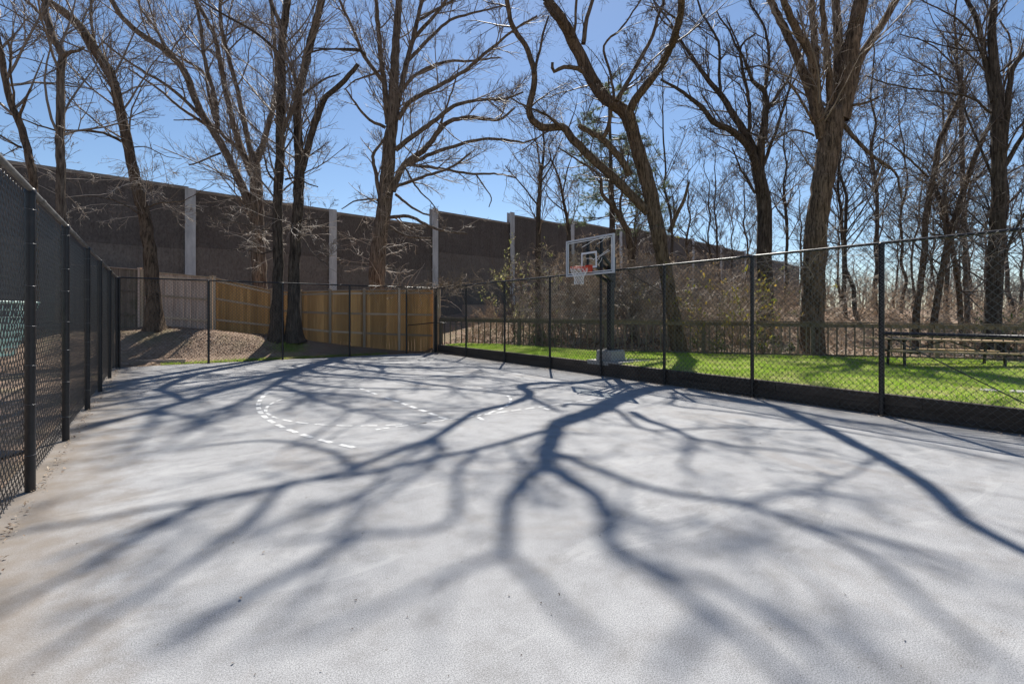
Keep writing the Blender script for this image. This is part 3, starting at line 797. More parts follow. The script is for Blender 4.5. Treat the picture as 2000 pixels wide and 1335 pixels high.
# ------------------------------------------------------------------ mint basket behind the left fence
q = PX(-22, 615, 6.2)
mbk = thing('wire_basket', 'mint green wire basket on a dark post behind the left fence', 'basket', (q[0], q[1], -.02), -YAW)
def ring(z, hw, r=.007):
    mb = MB(); c_ = [(-hw, -hw * .7, z), (hw, -hw * .7, z), (hw, hw * .7, z), (-hw, hw * .7, z), (-hw, -hw * .7, z)]
    for a, b in zip(c_[:-1], c_[1:]): mb.tube([a, b], r, 6, False)
    return mb
zt, zb_ = 1.93, 1.27
hw = lambda z: .19 + .19 * (z - zb_) / (zt - zb_)
for i, z in enumerate(np.linspace(zb_, zt, 8)): link('hoop_wire', ring(z, hw(z), .013 if i == 7 else .007).me('hoop_wire', M['mint'], True), mbk)
mb = MB()
for k in range(14):
    f = -1 + 2 * k / 13
    for sg in (-1, 1):
        mb.tube([(f * hw(zb_), sg * .7 * hw(zb_), zb_), (f * hw(zt), sg * .7 * hw(zt), zt)], .005, 4, False)
        mb.tube([(sg * hw(zb_), f * .7 * hw(zb_), zb_), (sg * hw(zt), f * .7 * hw(zt), zt)], .005, 4, False)
link('upright_wires', mb.me('upright_wires', M['mint'], True), mbk)
mb = MB(); mb.box((0, 0, zb_ - .01), (.37, .26, .012)); link('base_tray', mb.me('base_tray', M['mint']), mbk)
mb = MB(); mb.tube([(0, 0, 0), (0, 0, zb_ - .02)], .035, 8); link('post', mb.me('post', M['black_metal'], True), mbk)
mb = MB(); mb.box((0, 0, .015), (.5, .5, .03)); link('foot_plate', mb.me('foot_plate', M['black_metal']), mbk)

# ------------------------------------------------------------------ trees
def unit(v): return v / (np.linalg.norm(v, axis=-1, keepdims=True) + 1e-9)
def catmull(P, Rr, step):
    P = np.asarray(P, float); Rr = np.asarray(Rr, float); out = []; ro = []
    Q = np.concatenate([[2 * P[0] - P[1]], P, [2 * P[-1] - P[-2]]])
    for i in range(len(P) - 1):
        n = max(1, int(np.ceil(np.linalg.norm(P[i + 1] - P[i]) / step)))
        t = np.arange(n)[:, None] / n; p0, p1, p2, p3 = Q[i:i + 4]
        out.append(.5 * ((2 * p1) + (-p0 + p2) * t + (2 * p0 - 5 * p1 + 4 * p2 - p3) * t ** 2 + (-p0 + 3 * p1 - 3 * p2 + p3) * t ** 3))
        ro.append(Rr[i] + (Rr[i + 1] - Rr[i]) * t[:, 0])
    out.append(P[-1:]); ro.append(Rr[-1:])
    return np.concatenate(out), np.concatenate(ro)

def grow(P0, D0, L, r0, K, wob, trop, r1=.35, rmin=.004):
    """random-walk paths: P0 [n,3], D0 [n,3], L [n], r0 [n]"""
    n = len(P0); P = np.empty((n, K, 3)); P[:, 0] = P0; D = unit(D0); st = (L / (K - 1))[:, None]
    for k in range(1, K):
        D = unit(D + rng.normal(0, wob, (n, 3)) + np.array([0, 0, trop]))
        P[:, k] = P[:, k - 1] + D * st
    f = np.linspace(1, r1, K)[None]
    return P, np.maximum(r0[:, None] * f, rmin)

def offshoots(P, Rr, per, lo, hi, ang, lfac, rfac, rmax, up=.25, tmin=.15):
    """children of paths P [n,K,3]: per = number each (int array or int)"""
    n, K, _ = P.shape
    per = np.broadcast_to(per, (n,)); idx = np.repeat(np.arange(n), per); m_ = len(idx)
    if m_ == 0: return None
    t = rng.uniform(tmin, .98, m_); f = t * (K - 1); i = np.minimum(f.astype(int), K - 2); a = (f - i)[:, None]
    p = P[idx, i] * (1 - a) + P[idx, i + 1] * a
    T = unit(P[idx, i + 1] - P[idx, i]); rr = Rr[idx, i] * (1 - a[:, 0]) + Rr[idx, i + 1] * a[:, 0]
    side = unit(np.cross(T, rng.normal(0, 1, (m_, 3)))); th = rng.normal(ang, .22, m_)[:, None]
    D = unit(T * np.cos(th) + side * np.sin(th) + np.array([0, 0, up]))
    Lp = np.linalg.norm(np.diff(P, axis=1), axis=2).sum(1)[idx]
    L = np.clip(Lp * lfac * (1.15 - .65 * t) * rng.uniform(.5, 1.2, m_), lo, hi)
    return p, D, L, np.minimum(rr * rfac, rmax)

class Tree:
    def __init__(s, seed=1):
        s.limbs = []; s.segs = []; s.seed = seed
    def limb(s, P, Rr, step=.3, wob=.012, sprout=1.0, t0=0.0):
        P, Rr = catmull(P, Rr, step)
        if len(P) > 2: P[1:-1] += rng.normal(0, wob, (len(P) - 2, 3))
        s.limbs.append((P, Rr, sprout, t0)); return P, Rr
    def extend(s, L, forks=2, spread=.4, trop=.06, sprout=1.0, r_end=.032):
        """carry the last limb on past the frame with forks"""
        P, Rr, _, _ = s.limbs[-1]; d = unit(P[-1] - P[-3]); r = Rr[-1]
        for f in range(forks):
            dd = unit(d + rng.normal(0, spread if f else spread * .3, 3) + np.array([0, 0, .15])); K = int(L / .5) + 3
            Q, q = grow(P[-1:], dd[None], np.array([L * (1 if f == 0 else rng.uniform(.55, .95))]), np.array([r * (1 if f == 0 else .75)]), K, .13, trop, r_end / max(r, .03), r_end)
            s.limbs.append((Q[0], q[0], sprout, 0.0))
    def sprouts(s, dens=1.3, l1=(.9, 3.8), n2=6, n3=5, n4=3, ang=.8, up=.22, rmin=.005, droop=.035, lf=.5, rmax1=.04, k4=True):
        dens *= 1.15
        out = []
        pa = []
        for P, Rr, sp, t0 in s.limbs:
            L = np.linalg.norm(np.diff(P, axis=0), axis=1).sum()
            n = rng.poisson(max(0, L * (1 - t0)) * dens * sp)
            if n: 
                r = offshoots(P[None], Rr[None], n, l1[0], l1[1], ang, lf, .5, rmax1, up, t0)
                pa.append(r)
        p, D, L, r = (np.concatenate(x) for x in zip(*pa))
        P1, R1 = grow(p, D, L, np.maximum(r, .012), 8, .105, droop, .25, rmin * 1.3); out.append((P1, R1, 4))
        x = offshoots(P1, R1, rng.poisson(n2 * np.clip(L / 1.6, .4, 1.6)), .3, 1.9, .75, .55, .6, .018, up * .6)
        P2, R2 = grow(x[0], x[1], x[2], np.maximum(x[3], rmin * 1.3), 5, .12, droop, .5, rmin); out.append((P2, R2, 3))
        x = offshoots(P2, R2, rng.poisson(n3, len(P2)), .2, .95, .7, .6, .65, .009, up * .5)
        P3, R3 = grow(x[0], x[1], x[2], np.maximum(x[3], rmin), 4, .12, droop, .7, rmin * .85); out.append((P3, R3, 3))
        if n4:
            x = offshoots(P3, R3, rng.poisson(n4, len(P3)), .1, .5, .65, .6, .8, .007, up * .3)
            P4, R4 = grow(x[0], x[1], x[2], np.full(len(x[0]), rmin * .85), 3, .16, droop, .8, rmin * .7); out.append((P4, R4, 3))
        s.segs += out
        s.tips = out[-1][0]
        return s
    def hair(s, per_m=20, l=(.3, 1.1), trop=-.12, r=.0045, which=None):
        """fine hanging vine stems along the limbs"""
        for j, (P, Rr, sp, t0) in enumerate(s.limbs):
            if which is not None and j not in which: continue
            L = np.linalg.norm(np.diff(P, axis=0), axis=1).sum(); n = int(L * per_m)
            if not n: continue
            x = offshoots(P[None], Rr[None], n, l[0], l[1], 1.3, 9, .5, .01, .1, 0)
            Q, q = grow(x[0], x[1], rng.uniform(l[0], l[1], n), np.full(n, r), 5, .3, trop, .7, r * .6)
            s.segs.append((Q, q, 3))
    def low(s, n, t0, t1, L=(1.2, 3.0), n2=6, n3=4, trop=-.01):
        P, Rr, _, _ = s.limbs[0]; k = len(P); a, e = int(k * t0), max(int(k * t1), int(k * t0) + 3)
        x = offshoots(P[None, a:e], Rr[None, a:e], n, L[0], L[1], 1.35, 9, .4, .013, .05, 0); Q, q = grow(x[0], x[1], rng.uniform(L[0], L[1], n), np.full(n, .011), 8, .14, trop, .5, .006)
        x = offshoots(Q, q, n2, .25, 1.1, .7, .4, .7, .008, .05, .2); Q2, q2 = grow(x[0], x[1], x[2], np.full(len(x[0]), .0065), 5, .18, trop, .7, .0045)
        x = offshoots(Q2, q2, n3, .12, .45, .7, .4, .8, .006, .05, .1); Q3, q3 = grow(x[0], x[1], x[2], np.full(len(x[0]), .005), 3, .18, 0, .8, .004)
        s.lows = [(Q, q, 3), (Q2, q2, 3), (Q3, q3, 3)]
    def build(s, name, label, bark, twig, group=None, flare=None, sides=12, rough=.06):
        base_ = s.limbs[0][0][0]
        root = thing(name, label, 'tree', tuple(base_), 0, group)
        Vs, Fs, n = [], [], 0
        for j, (P, Rr, _, _) in enumerate(s.limbs):
            Rr = Rr.copy()
            if j == 0 and flare:
                dist = np.concatenate([[0], np.cumsum(np.linalg.norm(np.diff(P, axis=0), axis=1))]); Rr *= 1 + flare * np.exp(-dist / .35)
            S = sides if Rr.max() > .06 else 6
            V, F = tubes(P[None], Rr[None], S)
            k = len(P); lump = 1 + rough * rng.normal(0, 1, (k, S)); lump = (lump + np.roll(lump, 1, 0) + np.roll(lump, 1, 1)) / 3 * 1.0
            if j == 0 and flare: 
                an = np.arange(S) * 2 * np.pi / S; lump = lump * (1 + .22 * np.exp(-dist / .5)[:, None] * np.sin(an * 4 + 1)[None])
            V = (V.reshape(k, S, 3) - P[:, None]) * lump[..., None] + P[:, None]
            Vs.append(V.reshape(-1, 3) - base_); Fs.append(F + n); n += len(Vs[-1])
            c = len(Vs[-1]); Vs.append((P[-1] - base_)[None]); e = n - c + np.arange(c - S, c); n += 1      # close the tip
            Fs.append(np.stack([e, np.roll(e, -1), np.full(S, n - 1), np.full(S, n - 1)], -1))
        F = np.concatenate(Fs); tri = F[:, 2] == F[:, 3]
        me = mesh_mixed('trunk', np.concatenate(Vs), F[~tri], F[tri][:, :3], M[bark]); me.polygons.foreach_set('use_smooth', np.ones(len(me.polygons), bool))
        link('trunk', me, root)
        if s.segs:
            Vs, Fs, n = [], [], 0
            for P, Rr, S in s.segs:
                V, F = tubes(P, Rr, S); Vs.append(V - base_); Fs.append(F + n); n += len(V)
            if getattr(s, 'lows', None):
                v_, f_, k_ = [], [], 0
                for P, Rr, S in s.lows:
                    V, F = tubes(P, Rr, S); v_.append(V - base_); f_.append(F + k_); k_ += len(V)
                link('low_shoots', mesh_np('low_shoots', np.concatenate(v_), np.concatenate(f_), M['twig_pale'], True), root)['kind'] = 'stuff'
            link('crown', mesh_np('crown', np.concatenate(Vs), np.concatenate(Fs), M[twig], True), root)
        return root

ZS = {'A': (0, 2.2257), 'B': (600, 2.2257), 'C': (1250, 2.2253), 'P': (0, 1.0)}
def TR(z, pts, D, w):
    """traced limb -> world points and radii; D depth (start, end), w width (start, end) or list, both in the tracing's pixels"""
    x0, s = ZS[z]; n = len(pts)
    D = np.interp(np.linspace(0, 1, n), np.linspace(0, 1, len(D)), D) if hasattr(D, '__len__') else np.full(n, D)
    w = np.interp(np.linspace(0, 1, n), np.linspace(0, 1, len(w)), w) if hasattr(w, '__len__') else np.full(n, w)
    P = np.array([PX(x0 + x / s, y / s, d) for (x, y), d in zip(pts, D)])
    u = np.array([x0 + x / s for x, y in pts]) - 1000
    return P, .93 * w / s / 2 * D / FPX * FPX / np.hypot(FPX, u)

TRI = {}
# --- two trunks beyond the left fence
t = Tree()
t.limb(*TR('A', [(150, 1300), (148, 1000), (145, 790), (125, 690), (95, 560), (60, 480), (35, 400), (10, 270), (-10, 150), (-40, -40)], 14.5, [50, 46, 44, 42, 40, 36, 32, 28]), t0=.4); t.extend(5, 3)
t.limb(*TR('A', [(62, 480), (58, 400), (42, 300), (46, 230), (20, 150)], (14.5, 14), (16, 8)))
t.limb(*TR('A', [(85, 520), (100, 460), (132, 385)], (14.5, 14.2), (22, 12)), sprout=.3)
t.limb(*TR('A', [(90, 640), (75, 635), (0, 590), (-80, 540)], (14.5, 13.5), (18, 9)))
t.sprouts(1.1, n2=5, n3=4, n4=2)
t.build('bare_tree', 'bare tree with a crooked trunk at the far left edge, behind the left fence', 'bark_brown', 'twig')
t = Tree()
t.limb(*TR('A', [(262, 1400), (262, 1150), (262, 930), (265, 760), (262, 640), (262, 480), (265, 330), (270, 240), (235, 170), (205, 90), (195, 0), (180, -120)], 15.5, [60, 56, 50, 48, 46, 44, 42, 42, 36, 30]), t0=.5); t.extend(5, 3)
t.limb(*TR('A', [(275, 245), (290, 238), (312, 225), (340, 222), (366, 205)], (15.5, 15.2), (30, 12)), sprout=.2)
t.limb(*TR('A', [(255, 305), (240, 298), (150, 265), (25, 245)], (15.5, 14.8), (9, 5)))
t.limb(*TR('A', [(238, 180), (215, 155), (130, 95), (0, 20)], (15.5, 14.5), (14, 7)))
t.limb(*TR('A', [(212, 100), (150, 30), (110, 0), (60, -60)], (15.5, 16.5), (22, 14))); t.extend(3, 2)
t.sprouts(1.1, n2=5, n3=4, n4=2)
t.low(10, .3, .5)
t.build('bare_tree', 'bare upright trunk with a snapped side stub, second tree from the left edge', 'bark_grey', 'twig')
# --- leaning tree on the mound
t = Tree()
t.limb(*TR('A', [(676, 1440), (668, 1335), (664, 1260), (650, 1080), (625, 930), (590, 790), (540, 560), (490, 350), (420, 230), (350, 120), (270, 50), (190, -5), (60, -110)], 19.6, [86, 80, 74, 66, 60, 56, 52, 50, 54, 54, 50, 44, 36]), t0=.45); t.extend(5, 3)
t.limb(*TR('A', [(530, 615), (480, 590), (400, 570), (240, 565), (100, 520), (20, 490)], (19.6, 18), (18, 7)))
t.limb(*TR('A', [(432, 240), (405, 160), (395, 60), (405, -60)], (19.6, 20.5), (20, 12)))
t.limb(*TR('A', [(640, 960), (560, 900), (450, 860), (330, 850)], (19.6, 17.8), (7, 3)))
t.limb(*TR('A', [(640, 900), (700, 880), (800, 870), (930, 800)], (19.6, 18.4), (7, 3)))
t.limb(*TR('A', [(560, 640), (640, 640), (720, 680), (790, 690)], (19.6, 18.6), (7, 3)))
t.sprouts(1.15, n2=6, n3=5, n4=2)
t.low(16, .28, .5)
t.build('bare_tree', 'bare tree with a single trunk leaning left, rooted on the mulch mound', 'bark_brown', 'twig', flare=.35)
# --- fan-shaped tree behind the board fence
t = Tree()
t.limb(*TR('A', [(1135, 1330), (1130, 1240), (1120, 1000), (1112, 800), (1105, 700), (1102, 660)], 24.6, [80, 72, 66, 60, 30]), sprout=.5, t0=.3)
def LB(z, pts, D, w, **k): t.limb(*TR(z, pts, D, w), **k)
LB('A', [(1120, 990), (1060, 830), (1000, 700), (940, 590), (870, 480), (800, 310), (720, 220), (600, 140), (520, 60), (480, -10), (420, -110)], (24.6, 23.2), [46, 40, 36, 30, 24]); t.extend(4, 3)
LB('A', [(945, 590), (870, 500), (750, 390), (640, 320), (560, 270), (445, 180)], (24.2, 22.8), (22, 10))
LB('A', [(905, 545), (800, 480), (680, 380), (560, 300)], (24.2, 24.8), (18, 9))
LB('A', [(1095, 760), (1040, 620), (1000, 480), (960, 290), (930, 150), (850, 0), (800, -110)], (24.6, 25.5), (36, 18)); t.extend(4, 3)
LB('A', [(1112, 800), (1090, 660), (1060, 520), (1030, 380), (990, 230), (960, 100), (960, -80)], (24.6, 24.0), (30, 16)); t.extend(4, 3)
LB('A', [(945, 580), (935, 430), (890, 260), (870, 100), (840, -40)], (24.2, 23.5), (26, 13)); t.extend(4, 2)
LB('A', [(1110, 720), (1150, 600), (1190, 450), (1205, 330), (1190, 150), (1170, -60)], (24.6, 25.4), (32, 14)); t.extend(4, 2)
LB('A', [(1030, 640), (950, 560), (905, 400), (880, 310), (720, 200), (640, 0)], (24.6, 26), (20, 9)); t.extend(3, 2)
LB('A', [(960, 665), (900, 690), (820, 718)], (24.2, 23.5), (11, 7))
LB('A', [(870, 515), (800, 522), (755, 522)], (24.2, 23.5), (8, 5))
LB('A', [(720, 215), (680, 130), (620, 50), (590, -30)], (23.4, 24.5), (18, 9)); t.extend(3, 2)
t.sprouts(.95, n2=6, n3=5, n4=2)
t.low(14, .35, .8)
t.build('bare_tree', 'bare tree whose limbs fan out to the left, behind the board fence', 'bark_grey', 'twig')
# --- the twin dark trunks
t = Tree()
t.limb(*TR('A', [(1198, 1500), (1203, 1400), (1210, 1180), (1205, 950), (1215, 750), (1220, 560), (1225, 380), (1225, 250), (1235, 100), (1255, -20), (1270, -140)], 21.0, [74, 60, 48, 46, 46, 44, 40, 38, 34, 30]), t0=.3); t.extend(5.5, 4, .5)
LB('A', [(1215, 235), (1180, 200), (1110, 140), (1000, 80), (900, 20)], (21, 19.5), (17, 9)); t.extend(3, 2)
LB('A', [(1225, 590), (1260, 500), (1300, 440), (1320, 300)], (21, 20.5), (20, 10))
LB('A', [(1232, 130), (1190, 40), (1160, -60)], (21, 22), (24, 14)); t.extend(4, 3)
LB('A', [(1215, 800), (1170, 760), (1140, 640)], (21, 20.2), (14, 6))
LB('A', [(1205, 1010), (1120, 990), (1000, 960), (900, 935)], (21, 18.8), (7, 3)); LB('A', [(1205, 1080), (1140, 1100), (1050, 1080), (990, 1090)], (21, 18.5), (6, 3))
t.sprouts(1.2, n2=6, n3=5, n4=2)
t.low(16, .25, .5)
t.build('bare_tree', 'straight dark bare trunk, left one of the twin trunks on the mound', 'bark_dark', 'twig', flare=.3, group=None)
t = Tree()
t.limb(*TR('A', [(1282, 1490), (1278, 1400), (1280, 1150), (1295, 900), (1302, 720), (1295, 560), (1295, 420), (1312, 350), (1340, 230), (1370, 110), (1405, -20), (1440, -140)], 21.3, [86, 66, 52, 50, 48, 40, 38, 38, 36, 34, 30]), t0=.3); t.extend(5.5, 4, .5)
LB('A', [(1312, 740), (1350, 600), (1390, 480), (1420, 420), (1500, 350), (1556, 280)], (21.3, 20.2), (36, 20))
LB('B', [(250, 235), (225, 218), (150, 215), (30, 210)], (20.2, 19), (15, 6))
LB('A', [(1300, 395), (1270, 310), (1248, 245)], (21.3, 21), (18, 10)); LB('A', [(1315, 415), (1400, 350), (1480, 320)], (21.3, 22.5), (14, 6))
LB('A', [(1240, 780), (1290, 775), (1340, 800), (1382, 812)], (21.3, 20.6), (10, 6))
LB('A', [(1345, 230), (1400, 215), (1480, 215), (1560, 225)], (21.3, 22), (10, 6))
LB('A', [(1300, 1000), (1350, 1090), (1420, 1150)], (21.3, 19.4), (6, 3)); LB('A', [(1300, 960), (1350, 955), (1410, 950)], (21.3, 20.5), (9, 4))
t.sprouts(1.2, n2=6, n3=5, n4=2)
t.low(16, .25, .5)
t.build('bare_tree', 'forked dark bare trunk, right one of the twin trunks on the mound', 'bark_dark', 'twig', flare=.3)
# --- broad central tree
t = Tree()
t.limb(*TR('B', [(290, 1420), (300, 1250), (312, 1050), (335, 900), (352, 700), (365, 560), (376, 400), (382, 250), (390, 100), (405, -30), (420, -160)], 26.0, [90, 78, 74, 70, 64, 56, 48, 40, 34, 28, 24]), t0=.3); t.extend(5, 4, .5)
D6 = 26.0
for pts, de, w, ex in (
    ([(352, 540), (340, 400), (320, 250), (310, 130), (295, -20), (270, -140)], 25, (30, 15), 4), ([(380, 540), (400, 420), (430, 280), (460, 170), (480, 80), (505, -20), (530, -140)], 27, (30, 15), 4),
    ([(395, 520), (450, 440), (560, 380), (680, 310), (790, 220), (900, 130), (1000, 70)], 24.5, (24, 8), 0), ([(385, 650), (450, 600), (560, 520), (640, 460), (740, 435), (860, 430), (940, 400)], 24.2, (26, 8), 0),
    ([(370, 830), (420, 720), (520, 640), (600, 540), (700, 510), (830, 520), (900, 470)], 27.5, (34, 9), 0), ([(440, 715), (540, 670), (640, 635), (760, 605), (880, 610), (940, 620), (1000, 600)], 25, (20, 7), 0),
    ([(425, 715), (560, 730), (700, 755), (830, 755), (910, 775)], 25.2, (16, 6), 0), ([(380, 815), (500, 770), (620, 730), (710, 665)], 24.8, (16, 9), 0), ([(385, 845), (440, 890), (490, 920), (532, 936)], 24.8, (14, 7), 0),
    ([(360, 945), (440, 940), (530, 980), (600, 1005), (695, 1015)], 24.2, (18, 8), 0), ([(360, 985), (430, 1025), (540, 1035)], 24.8, (12, 6), 0), ([(322, 900), (300, 760), (285, 680), (310, 640), (340, 590)], 25.4, (22, 9), 0),
    ([(340, 555), (270, 520), (210, 450), (165, 385)], 24.8, (17, 7), 0), ([(318, 868), (220, 870), (150, 908)], 25, (11, 5), 0), ([(335, 360), (250, 250), (200, 130), (140, 0), (100, -90)], 25, (20, 9), 3),
    ([(398, 410), (480, 320), (600, 270), (720, 265), (840, 250)], 27.5, (18, 7), 0), ([(425, 280), (520, 180), (620, 90), (750, 50), (870, 20)], 27.5, (18, 7), 0), ([(465, 165), (560, 60), (620, -20), (700, -100)], 24.8, (18, 9), 3),
    ([(735, 760), (770, 810), (800, 860), (790, 900)], 25, (8, 4), 0), ([(505, 655), (560, 580), (600, 480), (640, 360), (660, 280)], 27, (13, 5), 0), ([(325, 300), (270, 330), (210, 350), (160, 390)], 27, (12, 5), 0),
    ([(480, 90), (600, 20), (700, -40)], 26.8, (14, 8), 3), ([(420, 720), (480, 820), (540, 880), (560, 910)], 25.2, (10, 4), 0)):
    LB('B', pts, (D6, de), w)
    if ex: t.extend(ex, 3)
t.sprouts(.95, n2=6, n3=4.5, n4=2, up=.15)
t.low(24, .15, .4, (1.2, 3.6))
t.build('bare_tree', 'large spreading bare tree in the middle, long limbs reaching right', 'bark_grey', 'twig')
# --- vine-hung forked tree behind the railing; its upper limbs throw the branching shadow on the court
t = Tree()
t.limb(*TR('P', [(1334, 712), (1326, 680), (1310, 590), (1294, 500), (1282, 440)], 20.8, [44, 34, 28, 30, 33]), sprout=.6, t0=.2)
LB('P', [(1282, 440), (1268, 370), (1247, 296), (1234, 252), (1216, 216), (1184, 193), (1157, 157), (1135, 112), (1117, 76), (1094, 36), (1068, 0)], (20.8, 20.9, 21.0, 21.2, 20.1), [32, 30, 28, 26, 25, 24, 22])
sh = lambda pts, D: np.array([SHP(u, v, d) for (u, v), d in zip(pts, np.linspace(D[0], D[1], len(pts)))])
last = t.limbs[-1][0][-1]
def SL(pts, D, r0, r1, first=None, **k):
    P = sh(pts, D)
    if first is not None: P = np.concatenate([[first], P])
    t.limb(P, np.linspace(r0, r1, len(P)) * .95, **k)
SL([(1068, 885), (1066, 912)], (19.70, 19.50), .17, .13, last); fork = t.limbs[-1][0][-1]
SL([(1000, 960), (990, 1030), (985, 1080)], (19.30, 19.00), .10, .06, fork); f1 = t.limbs[-1][0][-1]
SL([(1140, 950), (1182, 1000), (1192, 1060), (1260, 1110), (1400, 1200), (1560, 1340)], (19.50, 20.20), .12, .04, fork); t.extend(2, 2)
f0 = sh([(1086, 835)], (19.95, 19.90))[0]
SL([(1000, 860), (870, 890), (700, 925), (560, 945), (400, 975), (200, 1010), (-20, 1052)], (19.80, 17.90), .085, .03, f0)
SL([(895, 920), (890, 990), (860, 1030), (700, 1045), (560, 1056)], (19.20, 18.40), .06, .03, sh([(930, 882)], (19.30, 19.40))[0])
SL([(1200, 930), (1300, 960), (1450, 985), (1550, 1020), (1700, 1085), (1800, 1180), (1950, 1290)], (19.60, 18.60), .075, .03, sh([(1090, 885)], (19.70, 19.40))[0])
SL([(1050, 1130), (1100, 1190), (1180, 1260)], (19.00, 19.40), .05, .025, f1)
SL([(900, 1110), (820, 1150), (700, 1210), (560, 1260)], (19.00, 18.40), .05, .025, f1)
SL([(1260, 838), (1345, 836), (1480, 835)], (20.40, 19.80), .06, .03, sh([(1197, 796)], (20.40, 20.40))[0])
SL([(1240, 1010), (1310, 1030), (1370, 1010)], (19.40, 18.80), .05, .025, sh([(1182, 1000)], (19.60, 19.40))[0])
for st, D0, pts in (((400, 975), 18.3, [(300, 1030), (180, 1100), (60, 1160), (-60, 1230)]), ((560, 945), 18.6, [(500, 1000), (430, 1060), (330, 1130), (200, 1210), (60, 1300)]), ((700, 1045), 18.6, [(600, 1100), (470, 1170), (300, 1260)]),
                    ((1260, 1110), 19.9, [(1380, 1130), (1520, 1220), (1650, 1330)]), ((1550, 1020), 19.1, [(1650, 1040), (1780, 1070), (1900, 1110)]), ((1450, 985), 19.2, [(1560, 960), (1700, 975)]), ((1400, 1200), 20.0, [(1330, 1270), (1290, 1330)]), ((700, 925), 18.9, [(640, 880), (520, 860), (400, 870)])):
    SL(pts, (D0, D0 - .6), .065, .03, sh([st], (D0, D0))[0])
LB('B', [(1485, 925), (1420, 860), (1340, 780), (1230, 680), (1150, 600), (1110, 552), (1020, 552), (970, 505), (965, 460), (985, 380), (985, 300), (950, 200), (890, 110), (870, 0), (850, -120)], (20.8, 21, 20.8, 20.2), [46, 40, 36, 30, 24, 20]); t.extend(4, 3, sprout=.8)
LB('B', [(985, 320), (1010, 220), (1030, 130), (1050, 70)], (20.6, 21), (14, 8)); LB('B', [(1110, 553), (1040, 500), (970, 470), (870, 420)], (20.8, 20), (13, 6))
LB('B', [(1412, 570), (1410, 460), (1470, 380), (1540, 280)], (20.2, 18.8), (42, 38), sprout=.6)
P, q = TR('P', [(1292, 126), (1312, 88), (1326, 40), (1331, 0)], (18.5, 16.7, 15.1, 14.2), (17, 15)); P = np.concatenate([P, sh([(1880, 1010), (2000, 1076), (2200, 1180)], (13.7, 13.0))]); t.limb(P, np.concatenate([q, [.085, .07, .045]]), sprout=.7)
t.extend(3, 2)
LB('B', [(1195, 310), (1175, 300), (1120, 290), (1072, 312), (1066, 272)], (19.4, 19), (24, 14), sprout=.15)
LB('B', [(1405, 760), (1360, 690), (1290, 610), (1240, 580), (1180, 545)], (20.6, 20), (36, 22), sprout=.2)
LB('B', [(1200, 190), (1215, 80), (1240, 0), (1255, -100)], (19.2, 19.6), (22, 14)); t.extend(3, 2)
LB('B', [(1345, 440), (1430, 290), (1490, 180), (1530, 60), (1560, -20)], (19.9, 20.6), (22, 12)); t.extend(3, 2)
LB('B', [(1335, 440), (1320, 330), (1290, 200), (1370, 120), (1450, 0)], (19.9, 20.6), (14, 8))
LB('C', [(128, 1010), (160, 930), (190, 870), (213, 790)], (20.8, 20.3), (24, 12), sprout=.3)
LB('B', [(1320, 480), (1310, 550), (1285, 600)], (20, 20.2), (18, 22), sprout=.2)
t.sprouts(1.0, l1=(.7, 2.4), n2=5, n3=4, n4=2, droop=-.02)
t.hair(26, (.25, 1.0), -.1, which=[0, 1, 24, 25, 26, 27, 29, 30])
t.build('bare_tree', 'mossy forked bare tree hung with dead vines, behind the basketball hoop', 'bark_brown', 'twig_dark', flare=.4)
# --- dense branching tree right of it
t = Tree()
t.limb(*TR('C', [(545, 1480), (542, 1250), (540, 1100), (540, 900), (522, 780), (505, 710), (498, 670)], 24.5, [84, 80, 74, 70, 62, 52, 30]), sprout=.4, t0=.4)
for pts, de, w, ex in (([(518, 770), (478, 650), (400, 570), (320, 530), (260, 460), (170, 390), (90, 345)], 23, (44, 10), 0), ([(520, 760), (480, 620), (420, 520), (350, 410), (290, 340), (220, 240), (160, 150)], 25, (44, 10), 2), ([(522, 770), (525, 640), (545, 500), (540, 400), (490, 350), (450, 250)], 24, (46, 12), 2),
        ([(545, 490), (600, 410), (640, 350), (690, 240)], 25.5, (20, 9), 2), ([(535, 720), (580, 600), (620, 480), (645, 400)], 23.6, (20, 9), 1), ([(475, 600), (472, 430), (445, 300), (440, 200), (505, 145)], 24, (20, 8), 0),
        ([(350, 420), (345, 300), (340, 180), (270, 60), (240, -40)], 26, (16, 8), 2), ([(540, 410), (560, 250), (540, 120), (480, 20)], 25.5, (18, 8), 2), ([(500, 840), (440, 740), (400, 640)], 24, (13, 6), 0), ([(450, 300), (540, 290), (640, 370)], 25, (10, 5), 0)):
    LB('C', pts, (24.5, de), w)
    if ex: t.extend(ex * 1.4, 2)
t.sprouts(1.15, n2=6, n3=5, n4=2)
t.build('bare_tree', 'densely branching bare tree between the vine-hung tree and the thickest trunk', 'bark_dark', 'twig_dark')
